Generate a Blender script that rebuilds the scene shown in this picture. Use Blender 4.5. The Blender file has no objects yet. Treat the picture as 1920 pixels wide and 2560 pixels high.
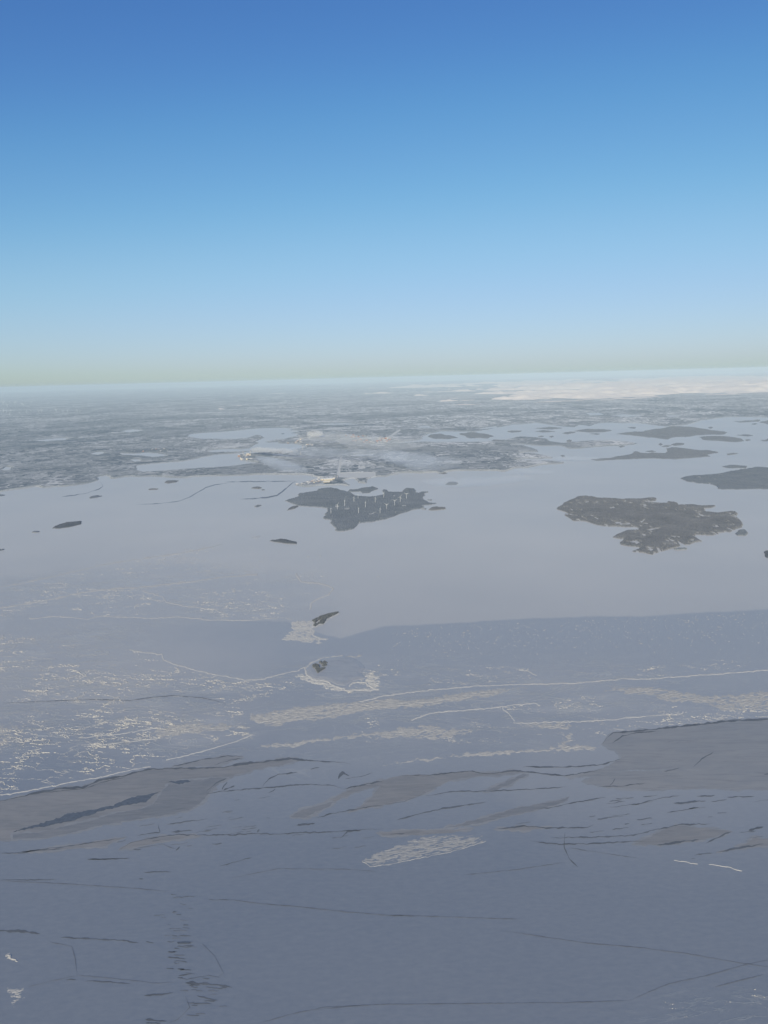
import bpy, bmesh, math, random
import numpy as np
from mathutils import Vector, Matrix
from mathutils.geometry import tessellate_polygon

S = bpy.context.scene
C = S.collection
R = math.radians

# ------------------------------------------------------------------ camera, sky, sun, exposure
H = 2400.0                                   # height of the aircraft above the ice
PITCH, ROLL, FPX = R(10.02), R(-1.49), 1900.0
cam_data = bpy.data.cameras.new('camera')
cam = bpy.data.objects.new('camera', cam_data)
C.objects.link(cam)
S.camera = cam
cam_data.sensor_fit = 'VERTICAL'
cam_data.sensor_height = 34.6
cam_data.lens = FPX / 2560 * 34.6
cam_data.clip_start = 5
cam_data.clip_end = 900000
CAM_ROT = Matrix.Rotation(math.pi / 2 - PITCH, 3, 'X') @ Matrix.Rotation(ROLL, 3, 'Z')
cam.matrix_world = Matrix.Translation((0, 0, H)) @ CAM_ROT.to_4x4()

SUN_EL, SUN_AZ = 24.0, 193.0                 # azimuth clockwise from the view direction (+Y)
world = bpy.data.worlds.new('World')
S.world = world
world.use_nodes = True
wn = world.node_tree
sky = wn.nodes.new('ShaderNodeTexSky')
sky.sky_type = 'NISHITA'
sky.sun_disc = False
sky.sun_elevation = R(SUN_EL)
sky.sun_rotation = R(SUN_AZ)
sky.altitude = 0
sky.air_density, sky.dust_density, sky.ozone_density = 1.0, 0.5, 7.0
hs = wn.nodes.new('ShaderNodeHueSaturation')
hs.inputs['Saturation'].default_value = 1.03
wn.links.new(sky.outputs[0], hs.inputs['Color'])
# a gentle film-like shoulder on the sky's radiance
GRADE = 0.118
down, up = wn.nodes.new('ShaderNodeVectorMath'), wn.nodes.new('ShaderNodeVectorMath')
for nd, k in ((down, GRADE), (up, 1 / GRADE)):
    nd.operation = 'SCALE'
    nd.inputs['Scale'].default_value = k
cur = wn.nodes.new('ShaderNodeRGBCurve')
for ci, pts in ((0, [(0.0, 0.0), (0.09, 0.078), (0.15, 0.165), (0.25, 0.305), (0.5, 0.48), (1.0, 0.72)]),
                (1, [(0.0, 0.0), (0.22, 0.212), (0.32, 0.35), (0.5, 0.525), (0.67, 0.60), (1.0, 0.74)]),
                (2, [(0.0, 0.0), (0.3, 0.335), (0.52, 0.535), (0.66, 0.645), (0.88, 0.77), (1.0, 0.83)])):
    cv = cur.mapping.curves[ci]
    cv.points[0].location, cv.points[1].location = pts[0], pts[-1]
    for p in pts[1:-1]:
        cv.points.new(*p)
cur.mapping.update()
wn.links.new(hs.outputs[0], down.inputs[0])
wn.links.new(down.outputs[0], cur.inputs['Color'])
wn.links.new(cur.outputs[0], up.inputs[0])
wn.links.new(up.outputs[0], wn.nodes['Background'].inputs[0])
wn.nodes['Background'].inputs[1].default_value = 0.096

sun_data = bpy.data.lights.new('sun', 'SUN')
sun_data.energy = 3.2
sun_data.angle = R(0.53)
sun_data.color = (1.0, 0.90, 0.64)
sun = bpy.data.objects.new('sun', sun_data)
C.objects.link(sun)
az = R(SUN_AZ)
to_sun = Vector((math.sin(az) * math.cos(R(SUN_EL)), math.cos(az) * math.cos(R(SUN_EL)), math.sin(R(SUN_EL))))
sun.rotation_euler = to_sun.to_track_quat('Z', 'Y').to_euler()

S.view_settings.view_transform = 'Standard'
S.view_settings.look = 'None'
S.view_settings.exposure = 0.3
S.view_settings.gamma = 1
S.cycles.volume_bounces = 3
S.cycles.max_bounces = 6
S.cycles.volume_max_steps = 256

# ------------------------------------------------------------------ helpers: projection, noise, polygons
M3 = np.array(CAM_ROT)


def ground(px, py, z=0.0):
    """points of the photograph (1920 x 2560) on the plane at height z"""
    px, py = np.asarray(px, float), np.asarray(py, float)
    d = np.stack([(px - 960) / FPX, (1280 - py) / FPX, -np.ones_like(px)], -1) @ M3.T
    t = (z - H) / np.minimum(d[..., 2], -0.0055)
    return d[..., 0] * t, d[..., 1] * t


def pixel(x, y, z=0.0):
    v = np.stack([x, y, np.zeros_like(x) + z - H], -1) @ M3
    return 960 + FPX * v[..., 0] / -v[..., 2], 1280 - FPX * v[..., 1] / -v[..., 2]


def _h(ix, iy, s):
    n = (ix.astype(np.int64) * 374761393 + iy.astype(np.int64) * 668265263 + s * 1442695041) & 0xffffffff
    n = ((n ^ (n >> 13)) * 1274126177) & 0xffffffff
    return ((n ^ (n >> 16)) & 0xffff) / 65535.0


def vnoise(x, y, s=0):
    ix, iy = np.floor(x), np.floor(y)
    fx, fy = x - ix, y - iy
    fx, fy = fx * fx * (3 - 2 * fx), fy * fy * (3 - 2 * fy)
    a, b, c, d = _h(ix, iy, s), _h(ix + 1, iy, s), _h(ix, iy + 1, s), _h(ix + 1, iy + 1, s)
    return (a * (1 - fx) + b * fx) * (1 - fy) + (c * (1 - fx) + d * fx) * fy


def fbm(x, y, s=0, o=4):
    t, w, a = 0.0, 0.0, 1.0
    for k in range(o):
        t = t + a * vnoise(x, y, s + k * 17)
        w += a
        a *= 0.5
        x, y = x * 2.03 + 5.1, y * 2.03 + 7.7
    return t / w


def smooth(e0, e1, x):
    t = np.clip((x - e0) / (e1 - e0), 0, 1)
    return t * t * (3 - 2 * t)


def inside(px, py, poly):
    out = np.zeros(px.shape, bool)
    n = len(poly)
    for i in range(n):
        (x0, y0), (x1, y1) = poly[i], poly[(i + 1) % n]
        if y0 == y1:
            continue
        c = (y0 > py) != (y1 > py)
        out ^= c & (px < (x1 - x0) * (py - y0) / (y1 - y0) + x0)
    return out


def seg_dist(px, py, pts, closed=False):
    d = np.full(px.shape, 1e9)
    n = len(pts)
    for i in range(n if closed else n - 1):
        (x0, y0), (x1, y1) = pts[i], pts[(i + 1) % n]
        vx, vy = x1 - x0, y1 - y0
        t = np.clip(((px - x0) * vx + (py - y0) * vy) / (vx * vx + vy * vy + 1e-9), 0, 1)
        d = np.minimum(d, np.hypot(px - x0 - t * vx, py - y0 - t * vy))
    return d


# measuring windows on the photograph: x0, y0, scale of the enlarged crop the points were read from
WIN = {'c1': (0, 880, 2.592), 'c2': (600, 880, 2.592), 'c3': (1280, 880, 2.592), 'c4': (680, 1180, 3.606),
       'c5': (1340, 1200, 2.860), 'd1': (0, 1300, 1.728), 'd2': (960, 1400, 1.728), 'd3': (0, 1740, 1.728),
       'd4': (960, 1740, 1.728), 'd5': (0, 2120, 1.728), 'd6': (960, 2120, 1.728), 'e1': (700, 1500, 5.53),
       'e2': (0, 900, 5.184), 'e3': (560, 1060, 5.184), 'e4': (860, 1060, 5.184), 's': (0, 0, 1.0)}


def P(win, *v):
    x0, y0, k = WIN[win]
    return [(x0 + v[i] / k, y0 + v[i + 1] / k) for i in range(0, len(v), 2)]


def refine(pts, step, closed=False, jit=0.0, seed=0):
    rnd = random.Random(seed)
    out = []
    n = len(pts)
    for i in range(n if closed else n - 1):
        (x0, y0), (x1, y1) = pts[i], pts[(i + 1) % n]
        k = max(1, int(math.hypot(x1 - x0, y1 - y0) / step))
        for j in range(k):
            t = j / k
            a = 0 if j == 0 and not closed else jit
            out.append((x0 + (x1 - x0) * t + rnd.uniform(-a, a), y0 + (y1 - y0) * t + rnd.uniform(-a, a) * 0.6))
    if not closed:
        out.append(pts[-1])
    return out


# ------------------------------------------------------------------ helpers: objects and materials
def link(name, me, mat=None, parent=None, **props):
    o = bpy.data.objects.new(name, me)
    C.objects.link(o)
    if mat is not None:
        me.materials.append(mat)
    if parent is not None:
        o.parent = parent
    for k, v in props.items():
        if v is not None:
            o[k] = v
    return o


def raw_mesh(name, verts, faces, smooth_shade=False):
    me = bpy.data.meshes.new(name)
    verts = np.asarray(verts, np.float32)
    faces = np.asarray(faces, np.int32)
    k = faces.shape[1]
    me.vertices.add(len(verts))
    me.vertices.foreach_set('co', verts.ravel())
    me.loops.add(faces.size)
    me.loops.foreach_set('vertex_index', faces.ravel())
    me.polygons.add(len(faces))
    me.polygons.foreach_set('loop_start', np.arange(0, faces.size, k, dtype=np.int32))
    me.polygons.foreach_set('use_smooth', np.full(len(faces), smooth_shade))
    me.update(calc_edges=True)
    me.validate()
    return me


def attr(me, name, vals):
    a = me.attributes.new(name, 'FLOAT', 'POINT')
    a.data.foreach_set('value', np.asarray(vals, np.float32).ravel())


def grid_faces(nr, nc, wrap=False):
    i = np.arange(nr * nc).reshape(nr, nc)
    if wrap:
        i = np.concatenate([i, i[:, :1]], 1)
    return np.stack([i[:-1, :-1], i[:-1, 1:], i[1:, 1:], i[1:, :-1]], -1).reshape(-1, 4)


def compact(verts, faces, extra=None):
    used = np.unique(faces)
    m = np.full(len(verts), -1)
    m[used] = np.arange(len(used))
    return verts[used], m[faces], (None if extra is None else extra[used])


class Nodes:
    def __init__(self, name):
        self.m = bpy.data.materials.new(name)
        self.m.use_nodes = True
        self.nt = self.m.node_tree
        self.b = self.nt.nodes['Principled BSDF']
        self.out = self.nt.nodes['Material Output']

    def n(self, t, **kw):
        nd = self.nt.nodes.new('ShaderNode' + t)
        for k, v in kw.items():
            setattr(nd, k, v)
        return nd

    def l(self, a, b):
        self.nt.links.new(a, b)

    def coord(self, sx, sy, sz=1.0):
        g = self.n('NewGeometry')
        m = self.n('Mapping')
        m.inputs['Scale'].default_value = (sx, sy, sz)
        self.l(g.outputs['Position'], m.inputs['Vector'])
        return m.outputs[0]

    def noise(self, vec, scale=1.0, detail=4.0, rough=0.55, dist=0.0):
        t = self.n('TexNoise')
        t.inputs['Scale'].default_value = scale
        t.inputs['Detail'].default_value = detail
        t.inputs['Roughness'].default_value = rough
        t.inputs['Distortion'].default_value = dist
        self.l(vec, t.inputs['Vector'])
        return t.outputs['Fac']

    def ramp(self, fac, *stops):
        r = self.n('ValToRGB')
        e = r.color_ramp.elements
        while len(e) < len(stops):
            e.new(0.5)
        for el, (p, c) in zip(e, stops):
            el.position = p
            el.color = (c, c, c, 1) if not isinstance(c, tuple) else (*c, 1)
        self.l(fac, r.inputs[0])
        return r.outputs[0]

    def mix(self, fac, a, b, mode='MIX'):
        x = self.n('MixRGB', blend_type=mode)
        for s, v in ((0, fac), (1, a), (2, b)):
            if isinstance(v, (int, float)):
                x.inputs[s].default_value = v if s == 0 else (v, v, v, 1)
            elif isinstance(v, tuple):
                x.inputs[s].default_value = (*v, 1)
            else:
                self.l(v, x.inputs[s])
        return x.outputs[0]

    def math(self, op, a, b=0.0):
        x = self.n('Math', operation=op)
        for s, v in ((0, a), (1, b)):
            if isinstance(v, (int, float)):
                x.inputs[s].default_value = v
            else:
                self.l(v, x.inputs[s])
        return x.outputs[0]

    def attr(self, name):
        return self.n('Attribute', attribute_name=name).outputs['Fac']

    def finish(self, color, rough=0.8, spec=0.3, bump=None, ior=1.31, dist=1.0, strength=1.0):
        if isinstance(color, tuple):
            self.b.inputs['Base Color'].default_value = (*color, 1)
        else:
            self.l(color, self.b.inputs['Base Color'])
        if isinstance(rough, (int, float)):
            self.b.inputs['Roughness'].default_value = rough
        else:
            self.l(rough, self.b.inputs['Roughness'])
        self.b.inputs['IOR'].default_value = ior
        self.b.inputs['Specular IOR Level'].default_value = spec
        if bump is not None:
            bp = self.n('Bump')
            bp.inputs['Distance'].default_value = dist
            bp.inputs['Strength'].default_value = strength
            self.l(bump, bp.inputs['Height'])
            self.l(bp.outputs[0], self.b.inputs['Normal'])
        return self.m


def mat_sea_ice():
    k = Nodes('sea_ice')
    v = k.coord(0.001, 0.001)
    broad = k.noise(v, 0.35, 4)
    drift = k.noise(k.coord(0.0012, 0.0034), 1.5, 7, 0.62, 0.6)
    vein = k.noise(k.coord(0.0016, 0.0042), 1.3, 8, 0.62, 1.2)
    vein = k.math('ABSOLUTE', k.math('SUBTRACT', vein, 0.5))
    vein = k.ramp(vein, (0.0, 1.0), (0.02, 0.0))
    grain = k.noise(k.coord(0.02, 0.05), 1.0, 5, 0.7)
    tone, rough = k.attr('tone'), k.attr('rough')
    col = k.mix(k.attr('near_to_far'), (0.195, 0.225, 0.275), (0.385, 0.39, 0.405))
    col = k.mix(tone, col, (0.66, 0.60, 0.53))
    col = k.mix(k.math('MULTIPLY', k.ramp(broad, (0.35, 0.0), (0.7, 1.0)), 0.22), col, (0.36, 0.36, 0.36))
    # wind-packed snow and low broken ice in the rough belts
    sn = k.math('MULTIPLY', k.ramp(drift, (0.5, 0.0), (0.68, 1.0)), rough)
    col = k.mix(k.math('MULTIPLY', sn, 0.5), col, (0.58, 0.56, 0.53))
    col = k.mix(k.math('MULTIPLY', k.math('MULTIPLY', vein, rough), 0.55), col, (0.66, 0.63, 0.58))
    col = k.mix(k.math('MULTIPLY', k.ramp(grain, (0.3, 0.0), (0.75, 1.0)), 0.17), col, (0.5, 0.5, 0.5))
    bump = k.math('MULTIPLY', k.math('ADD', drift, k.math('MULTIPLY', vein, 0.5)), rough)
    return k.finish(col, 0.34, 0.6, bump, 1.35, 8.0, 0.6)


def mat_snow(name, base=(0.72, 0.72, 0.72), dark=(0.45, 0.46, 0.48), scale=0.02):
    k = Nodes(name)
    n = k.noise(k.coord(scale, scale, scale), 1.0, 6, 0.65)
    col = k.mix(k.ramp(n, (0.35, 0.0), (0.65, 1.0)), dark, base)
    return k.finish(col, 0.75, 0.25, n, 1.31, 1.5, 0.7)


def mat_forest(name, dark, frost, share=0.5, glade=0.25, fine=0.03):
    """winter forest: dark stands, frosted stands and open snowy glades"""
    k = Nodes(name)
    fine_n = k.noise(k.coord(fine, fine * 0.7, fine), 1.0, 4, 0.7)
    stand = k.noise(k.coord(0.0021, 0.0021), 1.0, 6, 0.62, 0.4)
    open_n = k.noise(k.coord(0.0036, 0.0036), 1.0, 5, 0.62, 0.8)
    col = k.mix(k.ramp(stand, (0.32, 0.0), (0.72, 1.0)), dark, frost)
    col = k.mix(k.math('MULTIPLY', k.ramp(fine_n, (0.35, 0.0), (0.8, 1.0)), share), col, frost)
    col = k.mix(k.math('MULTIPLY', k.ramp(open_n, (0.58, 0.0), (0.68, 1.0)), glade), col, (0.5, 0.49, 0.47))
    return k.finish(col, 0.95, 0.05)


def mat_land():
    k = Nodes('mainland')
    v = k.coord(0.001, 0.001)
    far = k.attr('far')
    stand = k.noise(v, 0.34, 8, 0.66, 0.6)
    small = k.noise(v, 1.5, 5, 0.62, 0.6)
    region = k.noise(v, 0.055, 4, 0.6, 0.3)
    fine_n = k.noise(v, 9.0, 4, 0.7)
    fields = k.noise(k.coord(0.0010, 0.0008), 0.55, 7, 0.62, 0.9)
    farf = k.noise(v, 0.22, 7, 0.66, 0.6)
    dark = (0.075, 0.112, 0.15)
    frost = (0.42, 0.415, 0.41)
    openness = k.math('MULTIPLY', k.ramp(k.noise(v, 0.11, 6, 0.6, 0.6), (0.42, 0.0), (0.58, 1.0)), k.math('ADD', k.math('MULTIPLY', k.attr('east'), 0.5), 0.4))
    openness = k.math('ADD', openness, 0.24)
    col = k.mix(k.ramp(stand, (0.42, 0.0), (0.60, 1.0)), dark, (0.26, 0.285, 0.305))
    col = k.mix(k.math('MULTIPLY', k.ramp(region, (0.44, 0.0), (0.62, 1.0)), k.math('ADD', k.math('MULTIPLY', k.attr('east'), 0.25), 0.2)), col, frost)
    col = k.mix(k.math('MULTIPLY', k.ramp(fine_n, (0.45, 0.0), (0.65, 1.0)), 0.10), col, frost)
    col = k.mix(k.math('MULTIPLY', k.math('MULTIPLY', k.ramp(fields, (0.50, 0.0), (0.55, 1.0)), openness), 0.95), col, (0.80, 0.78, 0.75))
    col = k.mix(k.math('MULTIPLY', k.math('MULTIPLY', k.ramp(small, (0.53, 0.0), (0.58, 1.0)), openness), 0.5), col, (0.70, 0.68, 0.66))
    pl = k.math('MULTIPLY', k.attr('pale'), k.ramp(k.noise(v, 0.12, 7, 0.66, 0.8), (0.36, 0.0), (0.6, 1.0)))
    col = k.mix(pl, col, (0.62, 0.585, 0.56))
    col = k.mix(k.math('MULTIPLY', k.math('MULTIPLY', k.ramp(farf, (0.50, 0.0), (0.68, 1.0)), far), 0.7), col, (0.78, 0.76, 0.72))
    col = k.mix(k.attr('open'), col, (0.62, 0.61, 0.59))
    return k.finish(col, 0.95, 0.05)


def mat_plain(name, c, rough=0.6, spec=0.3, var=0.25, scale=0.05):
    k = Nodes(name)
    n = k.noise(k.coord(scale, scale, scale), 1.0, 4, 0.6)
    col = k.mix(k.ramp(n, (0.35, 0.0), (0.7, 1.0)), tuple(x * (1 - var) for x in c), c)
    return k.finish(col, rough, spec)


def mat_thin_ice(name, a, b, sx=0.004, sy=0.012, rough=0.35):
    k = Nodes(name)
    n = k.noise(k.coord(sx, sy), 1.0, 7, 0.62, 0.8)
    f = k.noise(k.coord(sx * 6, sy * 6), 1.0, 4, 0.6)
    st = k.noise(k.coord(sx * 0.8, sy * 2.2), 1.0, 8, 0.68, 1.5)
    col = k.mix(k.ramp(n, (0.36, 0.0), (0.64, 1.0)), a, b)
    col = k.mix(k.math('MULTIPLY', f, 0.2), col, b)
    col = k.mix(k.math('MULTIPLY', k.ramp(st, (0.5, 0.0), (0.68, 1.0)), 0.55), col, tuple(x * 0.72 for x in a))
    return k.finish(col, rough, 0.55, ior=1.33)


def mat_volume(name, color, density, aniso=0.0, noise=None):
    k = Nodes(name)
    k.nt.nodes.remove(k.b)
    pv = k.n('VolumePrincipled')
    pv.inputs['Color'].default_value = (*color, 1)
    pv.inputs['Density'].default_value = density
    pv.inputs['Anisotropy'].default_value = aniso
    k.l(pv.outputs[0], k.out.inputs['Volume'])
    return k.m


MAT = {
    'ice': mat_sea_ice(), 'land': mat_land(),
    'shore': mat_snow('shore_snow', (0.66, 0.64, 0.61), (0.42, 0.42, 0.42)),
    'snowflat': mat_thin_ice('snow_flat', (0.375, 0.38, 0.395), (0.44, 0.435, 0.435)),
    'rubble': mat_snow('broken_ice', (0.56, 0.53, 0.485), (0.42, 0.41, 0.40), 0.03),
    'low_ridge': mat_snow('low_ridge', (0.56, 0.53, 0.485), (0.44, 0.43, 0.42), 0.02),
    'bright_ridge': mat_snow('bright_ridge', (0.64, 0.605, 0.55), (0.52, 0.505, 0.48), 0.03),
    'dull_rubble': mat_snow('dull_rubble', (0.45, 0.435, 0.415), (0.33, 0.33, 0.335), 0.03),
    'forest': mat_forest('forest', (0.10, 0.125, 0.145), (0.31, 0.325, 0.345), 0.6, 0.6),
    'hazed_forest': mat_forest('hazed_forest', (0.13, 0.15, 0.17), (0.36, 0.36, 0.365), 0.6, 0.5),  # paler forest for the farther islets, distance haze painted into its colours
    'brown_forest': mat_forest('brown_forest', (0.085, 0.097, 0.108), (0.32, 0.31, 0.305), 0.65, 0.85),
    'dark_forest': mat_forest('dark_forest', (0.07, 0.083, 0.097), (0.20, 0.21, 0.225), 0.5, 0.45),
    'grey_ice': mat_thin_ice('grey_thin_ice', (0.255, 0.252, 0.252), (0.315, 0.30, 0.29)),
    'pale_ice': mat_thin_ice('pale_thin_ice', (0.285, 0.285, 0.29), (0.33, 0.318, 0.31)),
    'fringe': mat_thin_ice('frosted_fringe', (0.275, 0.28, 0.29), (0.345, 0.34, 0.34)),
    'slush': mat_thin_ice('slush', (0.215, 0.222, 0.232), (0.275, 0.27, 0.27), 0.006, 0.02, 0.3),
    'water': mat_plain('open_water', (0.15, 0.17, 0.20), 0.25, 0.5, 0.3),
    'crack': mat_plain('crack', (0.175, 0.19, 0.215), 0.5, 0.3, 0.35, 0.01),
    'faint': mat_plain('faint_crack', (0.235, 0.25, 0.28), 0.5, 0.3, 0.3, 0.01),
    'drift': mat_plain('snow_drift', (0.85, 0.83, 0.78), 0.8, 0.1, 0.08),
    'white': mat_plain('white_paint', (0.80, 0.80, 0.78), 0.4, 0.4, 0.04),
    'asphalt': mat_plain('snowy_road', (0.52, 0.52, 0.51), 0.9, 0.1, 0.3, 0.004),
}
SNOWROOF = mat_plain('snowy_roof', (0.78, 0.77, 0.75), 0.8, 0.2, 0.1)
WALLS = [mat_plain('pale_cladding', (0.62, 0.56, 0.50)), mat_plain('rust_cladding', (0.36, 0.22, 0.17)),
         mat_plain('grey_cladding', (0.34, 0.33, 0.33)), mat_plain('cream_cladding', (0.72, 0.62, 0.48)),
         mat_plain('red_cladding', (0.40, 0.18, 0.13))]

# ------------------------------------------------------------------ the sea ice: one sheet out to the horizon
def build_ice():
    th = np.concatenate([np.radians(np.linspace(-36, 36, 620)), np.radians(np.linspace(36, 324, 74)[1:-1])])
    dep = np.concatenate([np.radians(np.linspace(88.8, 47, 12)), np.radians(np.linspace(46.5, 4.0, 620)),
                          np.arctan(H / np.geomspace(36000, 405000, 54))])
    r = H / np.tan(dep)
    rr, tt = np.meshgrid(r, th, indexing='ij')
    x, y = rr * np.sin(tt), rr * np.cos(tt)
    front = np.abs(((tt + math.pi) % (2 * math.pi)) - math.pi) < R(37)
    px, py = pixel(x, np.where(front, y, np.abs(y) + 1))
    px = np.where(front, px, -5000)
    py = np.where(front, py, 1900)
    wob = (fbm(x / 700, y / 700, 3) - 0.5)
    edge_x = [-900, 0, 75, 220, 370, 520, 607, 717, 815, 850, 880, 920, 960, 1046, 1150, 1250, 1365, 1480, 1597, 1683, 1800, 1920, 2900]
    edge_y = [1560, 1540, 1545, 1548, 1546, 1549, 1552, 1555, 1590, 1597, 1590, 1575, 1565, 1565, 1558, 1551, 1546, 1541, 1540, 1536, 1528, 1524, 1500]
    e = np.interp(px, edge_x, edge_y) + wob * 9 + (fbm(x / 160, y / 160, 6) - 0.5) * 5
    soft = 3 + 5 * smooth(600, 200, px)
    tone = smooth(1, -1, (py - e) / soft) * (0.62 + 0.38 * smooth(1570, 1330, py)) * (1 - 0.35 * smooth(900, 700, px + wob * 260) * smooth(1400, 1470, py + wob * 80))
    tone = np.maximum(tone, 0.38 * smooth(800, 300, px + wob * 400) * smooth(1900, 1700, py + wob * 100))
    # gentle darker belts inside the nearer ice
    tone = np.maximum(tone, 0.12 * smooth(1640, 1720, py) * smooth(2300, 1900, py) * smooth(0.42, 0.6, fbm(x / 1500, y / 900, 8)))
    left = smooth(900, 700, px + wob * 260)
    rough = left * smooth(1390, 1450, py + wob * 60) * smooth(1960, 1850, py) * 0.75
    calm = smooth(1548, 1575, py) * smooth(1720, 1660, py - 0.05 * (px - 300)) * smooth(240, 420, px)
    rough *= 1 - 0.85 * calm
    low_right = smooth(1600, 1700, py + wob * 60) * smooth(1960, 1860, py + 0.10 * (px - 960)) * smooth(560, 760, px)
    rough = np.maximum(rough, low_right * 0.6)
    corner = smooth(1400, 1750, px) * smooth(2420, 2520, py)
    rough = np.maximum(rough, corner * 0.3)
    rough *= 0.35 + 0.65 * smooth(0.36, 0.6, fbm(x / 900, y / 600, 31))
    rough[py < 1250] = 0
    v = np.stack([x, y, np.zeros_like(x)], -1).reshape(-1, 3)
    f = grid_faces(len(r), len(th), True)[:, ::-1]
    me = raw_mesh('sea_ice', v, f, True)
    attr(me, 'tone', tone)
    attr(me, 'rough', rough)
    attr(me, 'near_to_far', smooth(2200, 1620, py + wob * 120 - 0.03 * (px - 960)))  # base colour runs from darker near the camera to paler farther off
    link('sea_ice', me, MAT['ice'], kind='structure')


build_ice()

# ------------------------------------------------------------------ the mainland
COAST = (P('s', -1500, 1290, -300, 1250) + P('c1', 0, 905, 60, 893, 130, 885, 240, 868, 280, 882, 350, 875, 450, 868, 560, 850, 625, 832,
         628, 812, 650, 803, 680, 800, 700, 818, 740, 820, 800, 810, 860, 806, 900, 812, 1000, 805, 1080, 810, 1190, 815, 1230, 810,
         1300, 805, 1400, 800, 1500, 800, 1600, 797, 1659, 795)
         + P('e3', 700, 664, 1000, 662, 1120, 668, 1140, 686, 1180, 688, 1260, 692, 1290, 694, 1180, 712, 1090, 752, 1000, 775, 905, 788,
             975, 800, 1060, 815, 1200, 800, 1350, 800, 1480, 795, 1560, 810, 1605, 795, 1560, 770, 1500, 737, 1560, 722, 1659, 712)
         + P('e4', 120, 710, 160, 735, 170, 762, 240, 768, 300, 765, 320, 712, 350, 705, 400, 690, 480, 684, 560, 685, 620, 665, 720, 660,
             640, 648, 700, 640, 900, 636, 1020, 640, 1130, 632, 1220, 632, 1250, 645, 1310, 642, 1350, 625, 1480, 606)
         + P('c3', -110, 765, -60, 775, 0, 750, 60, 752, 150, 735, 330, 722, 345, 714, 240, 704, 120, 698, 0, 694, 100, 690, 260, 690, 272, 681, 150, 655,
             40, 652, 60, 650, 170, 645, 160, 630, 80, 605, 0, 600, 60, 599, 200, 608, 330, 612, 370, 628, 480, 620, 600, 612, 700, 606,
             790, 598, 808, 592, 720, 578, 640, 572, 520, 572, 420, 580, 340, 590, 250, 580, 230, 565, 150, 553, 60, 548, 0, 560, -40, 572)
         + P('e4', 1659, 230, 1400, 236, 1200, 240, 1000, 234, 800, 240, 620, 252, 800, 222, 1000, 208, 1050, 190, 1010, 155, 1110, 122, 960, 104,
             1120, 118, 1190, 108, 1250, 95, 1659, 103)
         + P('c3', 0, 470, 60, 468, 150, 460, 240, 472, 330, 482, 400, 486, 440, 470, 500, 480, 560, 465, 620, 458, 700, 462, 800, 462,
             860, 466, 920, 474, 1000, 484, 1050, 478, 1110, 474, 1150, 466, 1180, 460, 1250, 440, 1350, 426, 1430, 422, 1640, 424, 1700, 430, 1720, 470, 2200, 480)
         + P('s', 3600, 1000, 3600, 700, -1500, 700))
BAYS = [
    P('e3', -300, 120, -150, 105, 0, 100, 200, 80, 420, 60, 560, 55, 780, 50, 940, 62, 860, 80, 985, 95, 870, 118, 965, 128, 900, 160, 760, 195, 620, 215, 510, 236,
      545, 246, 700, 236, 690, 250, 760, 256, 900, 258, 1040, 285, 1040, 308, 900, 330, 720, 345, 580, 362, 520, 348, 440, 345, 330, 318,
      380, 290, 440, 250, 395, 235, 440, 215, 520, 182, 480, 152, 420, 143, 330, 165, 230, 185, 100, 192, 0, 195, -260, 195, -480, 165, -420, 135),
    P('c1', 900, 737, 1000, 725, 1150, 710, 1300, 682, 1400, 668, 1560, 658, 1620, 645, 1690, 652) + P('e3', 180, 400, 230, 470, 380, 490, 430, 494, 300, 515, 100, 540, 0, 546)
    + P('c1', 1500, 737, 1300, 752, 1100, 768, 930, 776, 880, 770),
    P('c1', 1350, 640, 1420, 630, 1560, 632, 1640, 622, 1700, 630, 1640, 642, 1500, 648, 1370, 650),
    P('c1', 590, 660, 640, 646, 690, 655, 640, 668), P('c1', 778, 656, 880, 656, 960, 650, 1050, 661, 1090, 673, 1000, 683, 920, 672, 800, 665),
    P('c1', 840, 700, 900, 695, 925, 706, 870, 712), P('c1', 780, 515, 860, 500, 930, 508, 840, 520),
    P('c1', 0, 762, 45, 742, 70, 748, 30, 768), P('c1', 205, 575, 300, 566, 430, 558, 430, 572, 300, 578),
    P('e4', 180, 355, 290, 346, 280, 354), P('e4', 40, 412, 120, 398, 370, 388, 360, 402, 100, 420), P('c2', 480, 465, 700, 462, 760, 470, 560, 474),
    P('c2', 1150, 482, 1230, 478, 1250, 492, 1170, 490), P('c2', 1530, 498, 1659, 478, 1660, 490, 1560, 500),
    P('c3', 640, 410, 720, 404, 860, 412, 720, 420), P('c3', 480, 395, 560, 392, 600, 406, 500, 410), P('c3', 1000, 412, 1080, 410, 1080, 420, 1010, 420),
]


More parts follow.
